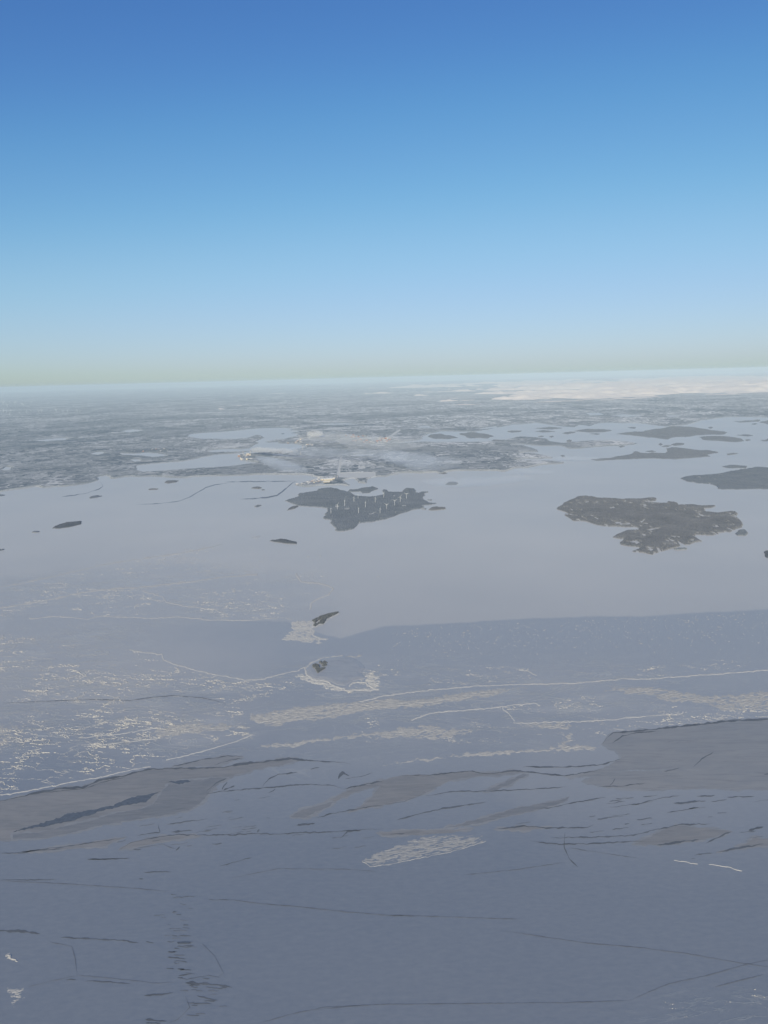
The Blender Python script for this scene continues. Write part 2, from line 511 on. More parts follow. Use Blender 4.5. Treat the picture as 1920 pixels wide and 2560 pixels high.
def build_land():
    th = np.radians(np.linspace(-37, 37, 1250))
    dep = np.radians(np.concatenate([np.linspace(9.6, 1.9, 420), np.linspace(1.885, 0.345, 175)]))
    r = H / np.tan(dep)
    rr, tt = np.meshgrid(r, th, indexing='ij')
    x, y = rr * np.sin(tt), rr * np.cos(tt)
    px, py = pixel(x, y)
    n1, n2 = fbm(x / 900, y / 1500, 5, 5) - 0.5, fbm(x / 900, y / 1500, 55, 5) - 0.5
    k = 16000 / np.maximum(r, 16000)[:, None]
    wx, wy = px + n1 * 34 * k, py + n2 * 6.5 * k
    land = inside(wx, wy, COAST)
    for b in BAYS:
        land &= ~inside(wx, wy, b)
    # little islands of the inner bays keep their own sheets of trees; the runway and its apron are cleared
    op = np.zeros_like(px)
    for poly in (P('e3', 1480, 642, 1659, 636, 1960, 634, 1965, 694, 1790, 708, 1640, 712, 1480, 700),
                 P('e4', 180, 560, 260, 560, 280, 578, 240, 590, 190, 592)):
        op = np.maximum(op, inside(px + n1 * 4, py + n2, poly))
    for line, w in ((P('e3', 1480, 655, 1492, 560, 1512, 450), 3.2), (P('e4', 515, 232, 590, 170, 650, 130, 720, 84), 2.2)):
        op = np.maximum(op, seg_dist(px, py, line) < w)
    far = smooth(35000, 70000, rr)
    hills = 20 * fbm(x / 2500, y / 2500, 11, 4) + (60 * smooth(30000, 90000, rr) + 500 * smooth(120000, 260000, rr)) * fbm(x / 9000, y / 16000, 21, 5) ** 1.6 * 1.6
    rng = np.random.default_rng(4)
    canopy = (6 + 9 * fbm(x / 260, y / 260, 61, 3)) * (1 - op) * (1 + far)
    shore_d = land.astype(float)
    near_sea = np.minimum.reduce([np.roll(shore_d, s, a) for s in (-2, -1, 1, 2) for a in (0, 1)])
    z = np.where(land, 1.5 + (hills + canopy) * (0.35 + 0.65 * near_sea), -25.0)
    v = np.stack([x, y, z], -1).reshape(-1, 3)
    f = grid_faces(len(r), len(th))[:, ::-1]
    lf = land.reshape(-1)
    f = f[lf[f].any(1)]
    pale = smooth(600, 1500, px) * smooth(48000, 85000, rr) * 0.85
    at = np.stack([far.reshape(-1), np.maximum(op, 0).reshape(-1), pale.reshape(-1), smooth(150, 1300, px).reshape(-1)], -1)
    v, f, at = compact(v, f, at)
    me = raw_mesh('mainland', v, f)
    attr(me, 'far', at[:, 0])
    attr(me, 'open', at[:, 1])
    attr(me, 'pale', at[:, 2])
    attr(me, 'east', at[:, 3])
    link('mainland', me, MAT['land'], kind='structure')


build_land()


# ------------------------------------------------------------------ islands: snowy ground with a forest part
def island(poly, label, name='island', cat='island', mat='forest', tree=13.0, margin=1.0, cell=1.1, warp=1.0, bare=(), group=None, gap=0.30,
           height=5.0, woods=None, shore_mat='shore'):
    seed = int(abs(poly[0][0] * 7 + poly[0][1] * 13)) % 9973
    pxs, pys = [p[0] for p in poly], [p[1] for p in poly]
    gx, gy = ground(pxs, pys)
    cx, cy = float(gx.mean()), float(gy.mean())
    dist = math.hypot(cx, cy, H)
    mpp = dist / FPX                                   # metres per photograph pixel, across
    mpy = mpp * dist / H                               # and in depth
    # keep the sheets to a sensible size
    w, d = gx.max() - gx.min() + 12 * mpp, gy.max() - gy.min() + 5 * mpy
    sx, sy = cell * mpp, cell * 0.7 * mpy
    nx, ny = int(min(420, max(14, w / sx))), int(min(260, max(12, d / sy)))
    X, Y = np.meshgrid(np.linspace(gx.min() - 6 * mpp, gx.max() + 6 * mpp, nx), np.linspace(gy.min() - 2.5 * mpy, gy.max() + 2.5 * mpy, ny))
    px, py = pixel(X, Y)
    s = 26 * mpp
    n1, n2 = fbm(X / s, Y / s / 2, seed, 4) - 0.5, fbm(X / s, Y / s / 2, seed + 9, 4) - 0.5
    wx, wy = px + n1 * 10 * warp, py + n2 * 3.2 * warp
    ins = inside(wx, wy, poly)
    dd = seg_dist(wx, wy * 2.2, [(a, b * 2.2) for a, b in poly], True)
    sd = np.where(ins, dd, -dd)
    rng = np.random.default_rng(seed)
    hump = height * smooth(0, 14, sd) * (0.5 + fbm(X / 300, Y / 300, seed + 3))
    zg = np.where(sd > -1.4, 0.5 + smooth(-1.4, 2, sd) * 1.4 + hump, -4.0) - np.where(ins, 0, smooth(0, 1.4, -sd) * 1.2)
    F = grid_faces(ny, nx)
    keep = (zg.reshape(-1) > -3)
    f = F[keep[F].any(1)]
    V = np.stack([X - cx, Y - cy, zg], -1).reshape(-1, 3)
    v, f, _ = compact(V, f)
    o = link(name, raw_mesh(name, v, f, True), MAT[shore_mat], label=label, category=cat, group=group)
    o.location = (cx, cy, 0)
    wood = sd > margin * (0.6 + 1.0 * fbm(X / s * 2.3, Y / s * 2, seed + 5))
    if woods is not None:
        wood = np.zeros_like(ins)
        for wp in woods:
            wood |= inside(px + n1 * 5, py + n2 * 5, wp)
    if gap:
        wood &= ~((fbm(X / (9 * mpp), Y / (18 * mpp), seed + 21, 4) < gap) & (sd < 40))
    for b in bare:
        wood &= ~inside(wx, wy, b)
    zc = np.where(wood, zg + tree * (0.45 + 0.55 * rng.random(px.shape)), zg - 3.0)
    keep = wood.reshape(-1)
    f = F[keep[F].any(1)]
    if len(f):
        V[:, 2] = zc.reshape(-1)
        v, f, _ = compact(V, f)
        link('forest', raw_mesh('forest', v, f), MAT[mat], o, kind='stuff')
    return o


TURBINE_ISLAND = P('c4', 108, 262, 165, 243, 235, 222, 232, 205, 250, 192, 300, 185, 340, 180, 405, 170, 412, 152, 470, 141, 540, 140, 600, 150, 625, 165,
                   700, 178, 720, 195, 760, 212, 850, 220, 940, 217, 1000, 207, 1010, 190, 995, 170, 1020, 156, 1045, 165, 1060, 178, 1130, 182,
                   1172, 180, 1190, 160, 1230, 143, 1290, 146, 1303, 165, 1292, 184, 1320, 190, 1345, 180, 1400, 178, 1412, 184, 1375, 195, 1385, 215,
                   1368, 222, 1380, 248, 1420, 275, 1490, 282, 1480, 290, 1420, 298, 1350, 305, 1380, 318, 1340, 335, 1260, 345, 1215, 365, 1150, 380,
                   1090, 405, 1040, 425, 960, 440, 860, 455, 800, 460, 770, 470, 765, 490, 740, 515, 690, 525, 640, 538, 600, 540, 565, 528, 575, 515,
                   560, 500, 540, 470, 520, 460, 540, 440, 520, 430, 455, 422, 455, 408, 480, 395, 475, 385, 500, 360, 490, 325, 440, 318, 330, 313,
                   240, 308, 180, 287)
island(TURBINE_ISLAND, 'large dark wooded island with twelve white wind turbines standing on it', gap=0.2,
       bare=[P('c4', 560, 312, 600, 308, 605, 318, 565, 322), P('c4', 1170, 306, 1215, 304, 1218, 314, 1180, 316), P('c4', 845, 388, 900, 368, 935, 368, 880, 386),
             P('c4', 650, 335, 700, 330, 700, 338, 655, 342)])
island(P('c5', 140, 203, 165, 188, 230, 148, 300, 118, 340, 114, 400, 116, 440, 125, 530, 130, 620, 136, 740, 133, 800, 127, 845, 126, 860, 135, 850, 152,
         790, 160, 900, 166, 935, 165, 950, 153, 990, 155, 1012, 160, 1020, 178, 1110, 175, 1180, 182, 1260, 180, 1283, 185, 1250, 200, 1200, 205,
         1210, 225, 1290, 235, 1370, 228, 1400, 222, 1430, 225, 1440, 240, 1435, 260, 1460, 285, 1475, 310, 1470, 345, 1440, 350, 1390, 375, 1300, 378,
         1305, 390, 1250, 395, 1140, 390, 1150, 420, 1180, 440, 1130, 450, 1090, 463, 1060, 463, 1020, 435, 1035, 475, 960, 495, 880, 515, 835, 540,
         760, 520, 680, 515, 740, 482, 690, 475, 610, 468, 600, 450, 625, 425, 540, 412, 580, 385, 650, 358, 725, 355, 730, 345, 700, 335, 600, 337,
         490, 332, 420, 318, 350, 297, 260, 292, 235, 270, 205, 245, 225, 238, 150, 212),
       'large brownish grey wooded island with a ragged lower shore and no turbines', mat='brown_forest', gap=0.34,
       bare=[P('c5', 780, 362, 830, 348, 895, 342, 890, 350, 820, 366), P('c5', 740, 312, 770, 285, 790, 282, 760, 308), P('c5', 860, 490, 885, 488, 900, 515, 870, 530),
             P('c5', 520, 200, 555, 190, 565, 200, 530, 208), P('c5', 240, 215, 265, 210, 258, 224), P('c5', 700, 440, 730, 436, 725, 460, 705, 458)])
island(P('c3', 1080, 820, 1140, 805, 1200, 797, 1320, 790, 1420, 770, 1530, 755, 1590, 745, 1659, 748, 1900, 742, 1960, 800, 1900, 880, 1760, 890, 1580, 888,
         1480, 893, 1330, 890, 1320, 870, 1280, 857, 1200, 850, 1130, 838), 'broad dark wooded island with a pointed tip, cut by the right picture edge', gap=0.25)

SMALL = [  # outline, label, options
    (P('c4', 685, 172, 710, 158, 780, 155, 820, 145, 880, 140, 915, 135, 960, 150, 950, 160, 910, 172, 870, 190, 820, 195, 790, 180, 740, 180),
     'lumpy wooded islet close behind the turbine island, filling the mouth of its round bay', {}),
    (P('c4', 135, 350, 155, 330, 185, 312, 235, 308, 240, 318, 190, 335), 'slanting brown islet hanging under the left tip of the turbine island', {'mat': 'brown_forest'}),
    (P('c4', 1405, 340, 1430, 322, 1480, 315, 1560, 318, 1565, 332, 1500, 340, 1440, 348), 'flat brown islet just off the right tip of the turbine island', {'mat': 'brown_forest'}),
    (P('c4', 1343, 336, 1390, 330, 1385, 340), 'tiny skerry between the turbine island and the flat brown islet right of it', {}),
    (P('c4', 1396, 253, 1440, 251, 1436, 260), 'tiny dark skerry above the right tip of the turbine island', {}),
    (P('d1', 1165, 91, 1215, 80, 1250, 88, 1283, 97, 1284, 106, 1235, 103, 1190, 96), 'small dark long islet on the ice below the turbine island', {'mat': 'dark_forest', 'tree': 10}),
    (P('d1', 225, 38, 262, 20, 290, 10, 352, 6, 348, 18, 300, 30, 250, 37), 'dark sloping wooded islet alone on the open ice at left', {'mat': 'dark_forest'}),
    (P('d1', 138, 54, 150, 49, 172, 50, 160, 55), 'tiny dark skerry beside the lower end of the sloping wooded islet', {}),
    (P('d1', -20, 133, 0, 128, 20, 126, 12, 131, -10, 136), 'tiny dark skerry on the ice cut by the left picture edge', {}),
    (P('d1', 1082, 77, 1110, 70, 1128, 70, 1110, 80), 'bare pale snow-covered skerry beside the small dark long islet', {'woods': []}),
    (P('c5', 1425, 385, 1450, 362, 1490, 358, 1520, 380, 1490, 400, 1440, 398), 'small round wooded islet touching the right end of the brownish island', {}),
    (P('c5', 985, 492, 1030, 487, 1085, 491, 1080, 500, 1000, 498), 'thin dark reef below the ragged shore of the brownish island', {}),
    (P('c5', 1632, 520, 1659, 505, 1720, 500, 1720, 560, 1659, 558, 1635, 550), 'dark wooded islet at the right picture edge below the brownish island', {'mat': 'dark_forest'}),
    (P('c3', 1362, 742, 1420, 733, 1530, 738, 1522, 752, 1400, 752), 'long low wooded islet just above the island with the pointed tip', {}),
    (P('c1', 578, 946, 600, 934, 640, 931, 664, 935, 630, 945, 590, 952), 'small wooded islet on the ice nearest below the left mainland coast', {}),
    (P('c1', 962, 890, 990, 884, 1032, 885, 1020, 893, 970, 896), 'flat brown islet left below the twin oval islet near the coast', {'mat': 'brown_forest'}),
    (P('c1', 1065, 848, 1085, 836, 1130, 832, 1165, 835, 1140, 847, 1080, 853), 'oval brown islet close under the straight wooded coast', {'mat': 'brown_forest'}),
    (P('c1', -30, 930, 0, 925, 45, 925, 20, 933, -20, 938), 'low islet at the left picture edge below the mainland', {}),
    (P('e3', 350, 832, 380, 820, 440, 812, 490, 818, 492, 832, 440, 844, 390, 840), 'pale brown islet beside the curving ship track', {'mat': 'brown_forest'}),
    (P('e3', 484, 852, 510, 847, 532, 854, 500, 861), 'speck of an islet right of the pale brown islet by the ship track', {}),
    (P('c2', 92, 1002, 115, 993, 140, 995, 110, 1007), 'speck of an islet left of the turbine island in front of the ship track', {}),
    (P('e4', 1300, 790, 1330, 762, 1370, 746, 1450, 748, 1485, 766, 1460, 788, 1380, 793), 'isolated round wooded islet on the ice right of the turbine island', {}),
    (P('c3', 500, 698, 560, 690, 630, 688, 700, 675, 760, 665, 800, 650, 870, 655, 980, 655, 1010, 645, 1005, 625, 1060, 615, 1130, 625, 1200, 635, 1290, 638,
       1340, 650, 1330, 658, 1260, 665, 1290, 680, 1200, 685, 1130, 690, 1050, 697, 960, 690, 850, 692, 700, 697, 620, 700, 560, 705),
     'long wooded island with a thin tail reaching left toward the smoke', {}),
    (P('c3', 862, 645, 900, 637, 928, 645, 900, 652), 'small wooded islet on the back shore of the long-tailed island', {}),
    (P('c3', 778, 650, 805, 644, 832, 650, 800, 656), 'smaller wooded islet behind the thin tail of the long-tailed island', {}),
    (P('c3', 950, 598, 962, 590, 976, 600, 962, 607), 'round islet dot left of the strip islet behind the long-tailed island', {}),
    (P('c3', 1028, 600, 1060, 590, 1112, 592, 1105, 603, 1050, 606), 'strip islet behind the peak of the long-tailed island', {}),
    (P('c3', 958, 613, 1000, 606, 1042, 605, 1010, 615), 'thin reef on the ice behind the long-tailed island', {}),
    (P('c3', 668, 533, 740, 522, 850, 515, 930, 498, 1000, 490, 1040, 481, 1090, 480, 1180, 488, 1280, 505, 1380, 515, 1397, 525, 1370, 535, 1230, 538, 1140, 550,
       1060, 552, 1000, 567, 940, 560, 860, 552, 760, 540), 'wide pale frosted island with a long pointed left end, in the far bay', {'mat': 'brown_forest'}),
    (P('c3', 1205, 550, 1300, 543, 1400, 550, 1490, 560, 1505, 575, 1450, 584, 1350, 575, 1230, 568), 'dark smooth wooded island in front of the wide frosted island', {}),
    (P('c3', 1500, 572, 1530, 568, 1552, 572, 1520, 577), 'speck of an islet off the right end of the dark smooth island', {}),
    (P('c3', 1460, 541, 1510, 536, 1565, 543, 1520, 550), 'thin flat islet right of the wide frosted island', {}),
    (P('c3', 1612, 572, 1659, 563, 1710, 572, 1640, 580), 'flat islet at the right picture edge in the far bay', {}),
    (P('c3', 742, 489, 770, 485, 802, 487, 795, 495, 750, 495), 'small flat islet above the pointed end of the wide frosted island', {}),
    (P('c3', 1270, 490, 1290, 485, 1302, 490, 1285, 497), 'islet dot above the right half of the wide frosted island', {}),
    (P('c3', 1425, 450, 1500, 445, 1600, 440, 1595, 450, 1490, 456), 'long thin islet under the far right shore', {}),
    (P('c3', 1600, 455, 1660, 445, 1720, 452, 1660, 470, 1640, 462), 'low islet at the right picture edge under the far shore', {}),
    (P('c3', 1550, 467, 1575, 462, 1590, 465, 1570, 471), 'speck of an islet under the long thin islet of the far right shore', {}),
    (P('c3', 1395, 661, 1430, 656, 1470, 658, 1440, 664, 1400, 669), 'thin reef on the ice right of the long-tailed island', {}),
    (P('c3', 315, 672, 330, 669, 346, 675, 330, 682), 'islet dot on the ice right of the frayed mainland capes', {}),
    (P('c3', 692, 612, 710, 608, 732, 612, 705, 620), 'islet dot under the right end of the frosted cape', {}),
    (P('c3', 355, 575, 370, 568, 388, 572, 382, 583, 362, 583), 'round islet dot behind the frosted cape', {}),
    (P('c3', 135, 495, 240, 487, 332, 492, 260, 501), 'long thin islet at the head of the far bay, upper of a pair', {}),
    (P('c3', 140, 516, 200, 508, 290, 517, 200, 523), 'long thin islet at the head of the far bay, lower of a pair', {}),
    (P('c3', 330, 526, 370, 517, 412, 519, 365, 533), 'small islet between the thin pair and the broad flat islet', {}),
    (P('c3', 398, 511, 500, 498, 600, 500, 648, 510, 600, 521, 500, 523), 'broad flat islet left of the wide frosted island', {'mat': 'brown_forest'}),
    (P('c3', 505, 531, 540, 526, 572, 528, 550, 536), 'sliver of an islet under the broad flat islet', {}),
    (P('c3', 165, 548, 190, 543, 208, 546, 190, 552), 'speck of an islet behind the left part of the frosted cape', {}),
    (P('c3', 240, 549, 258, 543, 272, 547, 255, 554), 'second speck of an islet behind the frosted cape, right of the first', {}),
    (P('c3', -30, 515, 0, 510, 60, 509, 50, 518, 0, 521), 'flat islet beside the channel mouth at the head of the far bay', {}),
    (P('c2', 1208, 547, 1240, 535, 1290, 530, 1360, 540, 1412, 558, 1350, 566, 1255, 563), 'oval wooded island in the channel right of the town', {}),
    (P('c2', 1418, 530, 1500, 522, 1600, 532, 1645, 548, 1600, 560, 1480, 558), 'oval wooded island farther along the channel than its twin by the town', {}),
    (P('c2', 1615, 578, 1650, 566, 1720, 570, 1690, 584), 'low wooded island where the channel opens into the far bay', {}),
    (P('e3', 735, 128, 760, 122, 785, 127, 755, 133), 'islet dot in the middle of the inland bay', {}),
    (P('c1', 1140, 546, 1165, 541, 1185, 545, 1160, 551), 'islet dot at the left end of the inland bay', {}),
    (P('c2', 1282, 787, 1310, 780, 1345, 784, 1315, 792), 'reddish low reef off the smoke-veiled coast', {'mat': 'brown_forest'}),
]
for poly, label, opt in SMALL:
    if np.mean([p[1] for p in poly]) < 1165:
        opt = dict(opt, mat='hazed_forest')
    tiny = max(p[0] for p in poly) - min(p[0] for p in poly) < 20
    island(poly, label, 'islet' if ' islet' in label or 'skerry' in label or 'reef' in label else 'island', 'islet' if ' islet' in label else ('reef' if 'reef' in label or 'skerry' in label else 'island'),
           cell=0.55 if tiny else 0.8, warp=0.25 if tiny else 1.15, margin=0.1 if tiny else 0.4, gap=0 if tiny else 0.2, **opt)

# the two islets with broken ice piled against them
island(P('e1', 425, 385, 425, 300, 480, 262, 560, 226, 640, 202, 760, 176, 820, 168, 830, 185, 760, 225, 700, 258, 640, 300, 600, 340, 520, 370, 450, 385),
       'small steep dark wooded islet with broken ice piled against its near end', 'islet', 'islet', 'dark_forest', tree=12, cell=0.5, warp=0.3, margin=0.2, gap=0.3,
       woods=[P('e1', 440, 290, 560, 230, 640, 205, 760, 180, 812, 172, 790, 200, 720, 235, 650, 265, 600, 335, 540, 340, 490, 375, 445, 365, 470, 325)],
       bare=[P('e1', 500, 280, 550, 245, 545, 265, 505, 300), P('e1', 640, 270, 760, 222, 730, 250, 660, 280), P('e1', 485, 330, 540, 285, 560, 300, 510, 345)])
island(P('e1', 345, 960, 400, 890, 500, 840, 600, 800, 720, 785, 860, 775, 1000, 800, 1100, 860, 1180, 940, 1120, 1010, 1180, 1080, 1000, 1120, 900, 1180, 800, 1175,
         700, 1130, 600, 1100, 480, 1085, 400, 1040),
       'low snowy islet ringed by bright ice with one dark clump of trees', 'islet', 'islet', 'dark_forest', tree=11, cell=0.55, warp=0.3, height=3.0, gap=0,
       woods=[P('e1', 452, 905, 500, 890, 545, 908, 552, 950, 510, 962, 460, 945), P('e1', 485, 962, 560, 960, 625, 955, 565, 992, 525, 1022),
              P('e1', 560, 885, 620, 860, 660, 880, 600, 900), P('e1', 580, 920, 640, 900, 650, 915, 600, 935), P('e1', 540, 870, 580, 855, 575, 880)], shore_mat='snowflat')


# ------------------------------------------------------------------ leads, cracks and ridges of the sea ice
LAYER = [0]


def sheet(name, poly, z, mat, jit=1.6, step=5, **props):
    LAYER[0] += 1
    z += LAYER[0] * 0.012
    pts = np.array(refine(poly, step, True, jit * 0.7, len(poly)))
    q = LAYER[0] * 3
    pts[:, 0] += (fbm(pts[:, 0] / 16, pts[:, 1] / 7, q, 4) - 0.5) * 11 * min(jit, 1.6) / 1.6
    pts[:, 1] += (fbm(pts[:, 0] / 16, pts[:, 1] / 7, q + 50, 4) - 0.5) * 5.5 * min(jit, 1.6) / 1.6
    if mat in ('grey_ice', 'pale_ice', 'slush') and not props.pop('inner', False):
        t = np.roll(pts, -1, 0) - np.roll(pts, 1, 0)
        nr = np.stack([t[:, 1], -t[:, 0]], -1) / np.maximum(np.hypot(t[:, 0], t[:, 1]), 1e-6)[:, None]
        area = np.sum(pts[:, 0] * np.roll(pts[:, 1], -1) - np.roll(pts[:, 0], -1) * pts[:, 1])
        nr *= np.sign(area)
        wide = 1.5 + 9.0 * smooth(0.35, 0.75, fbm(pts[:, 0] / 22, pts[:, 1] / 9, q + 90, 4))
        out = pts + nr * wide[:, None] * np.array([1.0, 0.55])
        sheet(name, [tuple(p) for p in out], z - LAYER[0] * 0.012 - 0.1, 'fringe', 0.6, 30, **props)
    gx, gy = ground([p[0] for p in pts], [p[1] for p in pts])
    tri = tessellate_polygon([[Vector((a, b, 0)) for a, b in zip(gx, gy)]])
    v = np.stack([gx, gy, np.full_like(gx, z)], -1)
    f = []
    for a, b, c in tri:
        n = (gx[b] - gx[a]) * (gy[c] - gy[a]) - (gy[b] - gy[a]) * (gx[c] - gx[a])
        f.append((a, b, c) if n > 0 else (a, c, b))
    return link(name, raw_mesh(name, v, f), MAT[mat], **props)


SLIVER = [0]


def crack(line, w=2.0, mat='crack', z=0.9, seed=None, jit=0.8):
    """a narrow opening or refrozen seam: a strip whose width wanders and closes at both ends (w: photograph pixels)"""
    SLIVER[0] += 1
    seed = SLIVER[0] if seed is None else seed
    pts = np.array(refine(line, 3.0, False, 0.0))
    n = len(pts)
    t = np.linspace(0, 1, n)
    s = np.cumsum(np.r_[0, np.hypot(*np.diff(pts, axis=0).T)])
    off = (fbm(s / 11, s * 0 + seed, seed, 4) - 0.5) * 5.0 * jit
    wid = w * (0.40 + 1.0 * smooth(0.28, 0.75, fbm(s / 16, s * 0 + seed, seed + 40, 4))) * np.minimum(1, np.minimum(t, 1 - t) * 7 + 0.06)
    tang = np.gradient(pts, axis=0) if n > 2 else np.repeat(np.diff(pts, axis=0), n, 0)
    tang /= np.maximum(np.hypot(tang[:, 0], tang[:, 1]), 1e-6)[:, None]
    nor = np.stack([-tang[:, 1], tang[:, 0]], -1)
    c = pts + nor * off[:, None]
    a, b = c + nor * wid[:, None] / 2, c - nor * wid[:, None] / 2
    pp = np.concatenate([a, b])
    gx, gy = ground(pp[:, 0], pp[:, 1])
    v = np.stack([gx, gy, np.full_like(gx, z)], -1)
    i = np.arange(n - 1)
    f = np.stack([i, i + 1, i + 1 + n, i + n], -1)
    link('ice_crack', raw_mesh('ice_crack', v, f), MAT[mat], kind='structure')


def heap(poly, label, amp=3.5, cover=0.5, name='broken_ice', cat='ice rubble', lines=(), width=3.0, group=None, cell=0.85, streak=1.0, edge=19.0, mat='rubble', kind=None, web=0.0, fine=1.0):
    """a field of ice blocks: a rough sheet that dips under the level ice wherever the blocks are missing"""
    seed = int(abs(poly[0][0] * 3 + poly[0][1] * 17)) % 9973 if poly else int(abs(lines[0][0][0] * 3 + lines[0][0][1] * 17)) % 9973
    allp = list(poly) + [p for ln in lines for p in ln]
    x0, x1 = min(p[0] for p in allp) - 10, max(p[0] for p in allp) + 10
    y0, y1 = min(p[1] for p in allp) - 7, max(p[1] for p in allp) + 7
    nx, ny = int(min(900, max(12, (x1 - x0) / cell))), int(min(420, max(10, (y1 - y0) / (cell * 0.7))))
    px, py = np.meshgrid(np.linspace(x0, x1, nx), np.linspace(y1, y0, ny))
    X, Y = ground(px, py)
    mpp = float(np.hypot(X.mean(), Y.mean())) / FPX
    k = 6 * mpp
    n1, n2 = fbm(X / k / 2, Y / k / 3, seed, 4) - 0.5, fbm(X / k / 2, Y / k / 3, seed + 7, 4) - 0.5
    wx, wy = px + n1 * 34, py + n2 * 13
    m = np.zeros_like(px)
    if poly:
        ins = inside(wx, wy, poly)
        dd = seg_dist(wx, wy * 2, [(a, b * 2) for a, b in poly], True)
        m = np.where(ins, smooth(0, edge, dd), 0)
    block = fbm(X / (7.0 * mpp) / streak, Y / (4.5 * mpp) - X / (22 * mpp), seed + 3, 4)
    ridged = 1 - np.abs(2 * fbm(X / (22 * mpp) / streak, Y / (14 * mpp) - X / (50 * mpp), seed + 23, 5) - 1) * 3.2
    rough = np.maximum(block * 1.1 - 0.05, ridged * 0.8)
    if web:
        a = fbm(X / (95 * mpp * fine), Y / (34 * mpp * fine) + X / (150 * mpp), seed + 51, 5)
        b = fbm(X / (46 * mpp * fine), Y / (16 * mpp * fine) + X / (80 * mpp), seed + 61, 5)
        patch = smooth(0.40, 0.62, fbm(X / (90 * mpp), Y / (120 * mpp), seed + 71, 4))
        rough = np.maximum(1 - np.abs(a - 0.5) / (0.011 * web), 0.75 * (1 - np.abs(b - 0.5) / (0.014 * web)) * smooth(0.35, 0.6, patch)) * (0.65 + 0.8 * block) * (0.55 + 0.7 * patch)
    z = m * (rough - (1 - cover)) * amp * 1.9 - 0.42 - 1.1 * (fbm(X / (60 * mpp), Y / (16 * mpp), seed + 81, 4) - 0.42) * (0 if web else 1)
    for ln in lines:
        d = seg_dist(px + n1 * 5, py + n2 * 5, ln)
        wv = width * (0.45 + 0.95 * fbm(X / k / 2, Y / k / 3, seed + 31, 4))
        z = np.maximum(z, (1 - (d / wv) ** 2) * amp * (0.5 + block) - 0.35 - 0.55 * smooth(0.56, 0.34, fbm(X / (26 * mpp), Y / (26 * mpp), seed + 37, 4)) - (d > wv) * 1.0)
    z = np.maximum(z, -1.5)
    V = np.stack([X, Y, z], -1).reshape(-1, 3)
    F = grid_faces(ny, nx)
    keep = z.reshape(-1) > -0.35
    f = F[keep[F].any(1)]
    if not len(f):
        return None
    v, f, _ = compact(V, f)
    c = v.mean(0)
    c[2] = 0
    if kind:
        o = link(name, raw_mesh(name, v - c, f), MAT[mat], kind=kind)
    else:
        o = link(name, raw_mesh(name, v - c, f), MAT[mat], label=label, category=cat, group=group)
    o.location = Vector([float(q) for q in c])
    return o


# refrozen leads and the darker water inside them
LEAD = P('d3', -60, 462, 0, 455, 80, 438, 180, 413, 260, 401, 360, 394, 430, 364, 540, 344, 640, 317, 720, 314, 830, 312, 960, 308, 1050, 293, 1150, 283, 1250, 270,
         1290, 274, 1240, 295, 1130, 312, 1050, 332, 980, 352, 940, 380, 900, 420, 880, 450, 830, 485, 740, 510, 600, 530, 500, 545, 420, 560, 330, 585,
         200, 612, 0, 626, -60, 630)
sheet('frozen_lead', LEAD, 0.25, 'grey_ice', kind='structure')
sheet('slush', P('d3', 880, 360, 940, 352, 980, 352, 940, 384, 900, 420, 880, 452, 830, 487, 740, 512, 600, 532, 500, 547, 420, 562, 330, 587, 200, 612, 60, 620, 60, 600, 200, 585,
                 300, 560, 420, 530, 520, 500, 600, 490, 660, 470, 680, 440, 700, 410, 730, 380, 800, 365), 0.5, 'slush', kind='structure')
for poly in (P('d3', 50, 588, 150, 560, 260, 525, 290, 508, 420, 488, 500, 468, 560, 440, 640, 424, 690, 412, 640, 445, 580, 465, 480, 485, 400, 510, 300, 540, 150, 572),
             P('d3', 255, 530, 280, 510, 340, 512, 330, 530, 300, 540), P('d3', 540, 462, 590, 440, 650, 440, 640, 458, 590, 464),
             P('d3', 730, 375, 800, 360, 830, 368, 770, 382)):
    sheet('water', poly, 0.75, 'water', 2.6, 5, kind='structure')
sheet('frozen_lead', P('d4', 945, 206, 965, 180, 990, 160, 1060, 155, 1200, 140, 1350, 125, 1480, 108, 1659, 100, 1800, 95, 1800, 322, 1659, 325, 1500, 332, 1300, 318, 1050, 318,
                       960, 330, 880, 345, 790, 350, 940, 316, 1030, 270, 1000, 236), 0.25, 'pale_ice', kind='structure')
sheet('frozen_lead', P('d4', 960, 330, 1300, 318, 1500, 332, 1800, 325, 1800, 410, 1400, 400, 1150, 405, 960, 395, 860, 370), 0.25, 'pale_ice', kind='structure')
sheet('frozen_lead', P('d4', 0, 366, 60, 346, 200, 341, 360, 325, 410, 336, 560, 324, 600, 331, 420, 345, 300, 362, 250, 380, 180, 420, 100, 450, 0, 470)
      + P('d3', 1600, 482, 1560, 490, 1500, 505, 1570, 470, 1600, 440), 0.25, 'grey_ice', kind='structure')
sheet('frozen_lead', P('d3', 1250, 524, 1300, 490, 1400, 465, 1470, 425, 1520, 400, 1659, 366, 1700, 360, 1659, 382, 1550, 408, 1460, 450, 1390, 492, 1330, 527), 0.25, 'grey_ice', kind='structure')
sheet('slush', P('d3', 1255, 522, 1300, 494, 1380, 474, 1440, 455, 1420, 480, 1370, 500, 1320, 528), 0.5, 'slush', kind='structure')
sheet('frozen_lead', P('d4', 490, 576, 600, 562, 720, 569, 600, 580), 0.25, 'grey_ice', kind='structure')
sheet('frozen_lead', P('d4', 1080, 642, 1180, 592, 1260, 558, 1420, 574, 1500, 586, 1350, 629, 1200, 641), 0.25, 'grey_ice', kind='structure')
sheet('frozen_lead', P('d4', 1435, 677, 1560, 640, 1600, 614, 1659, 616, 1800, 610, 1800, 640, 1659, 646, 1520, 662), 0.25, 'grey_ice', kind='structure')
sheet('frozen_lead', P('d3', 515, 665, 560, 635, 700, 606, 870, 604, 720, 626, 600, 651), 0.25, 'grey_ice', kind='structure')
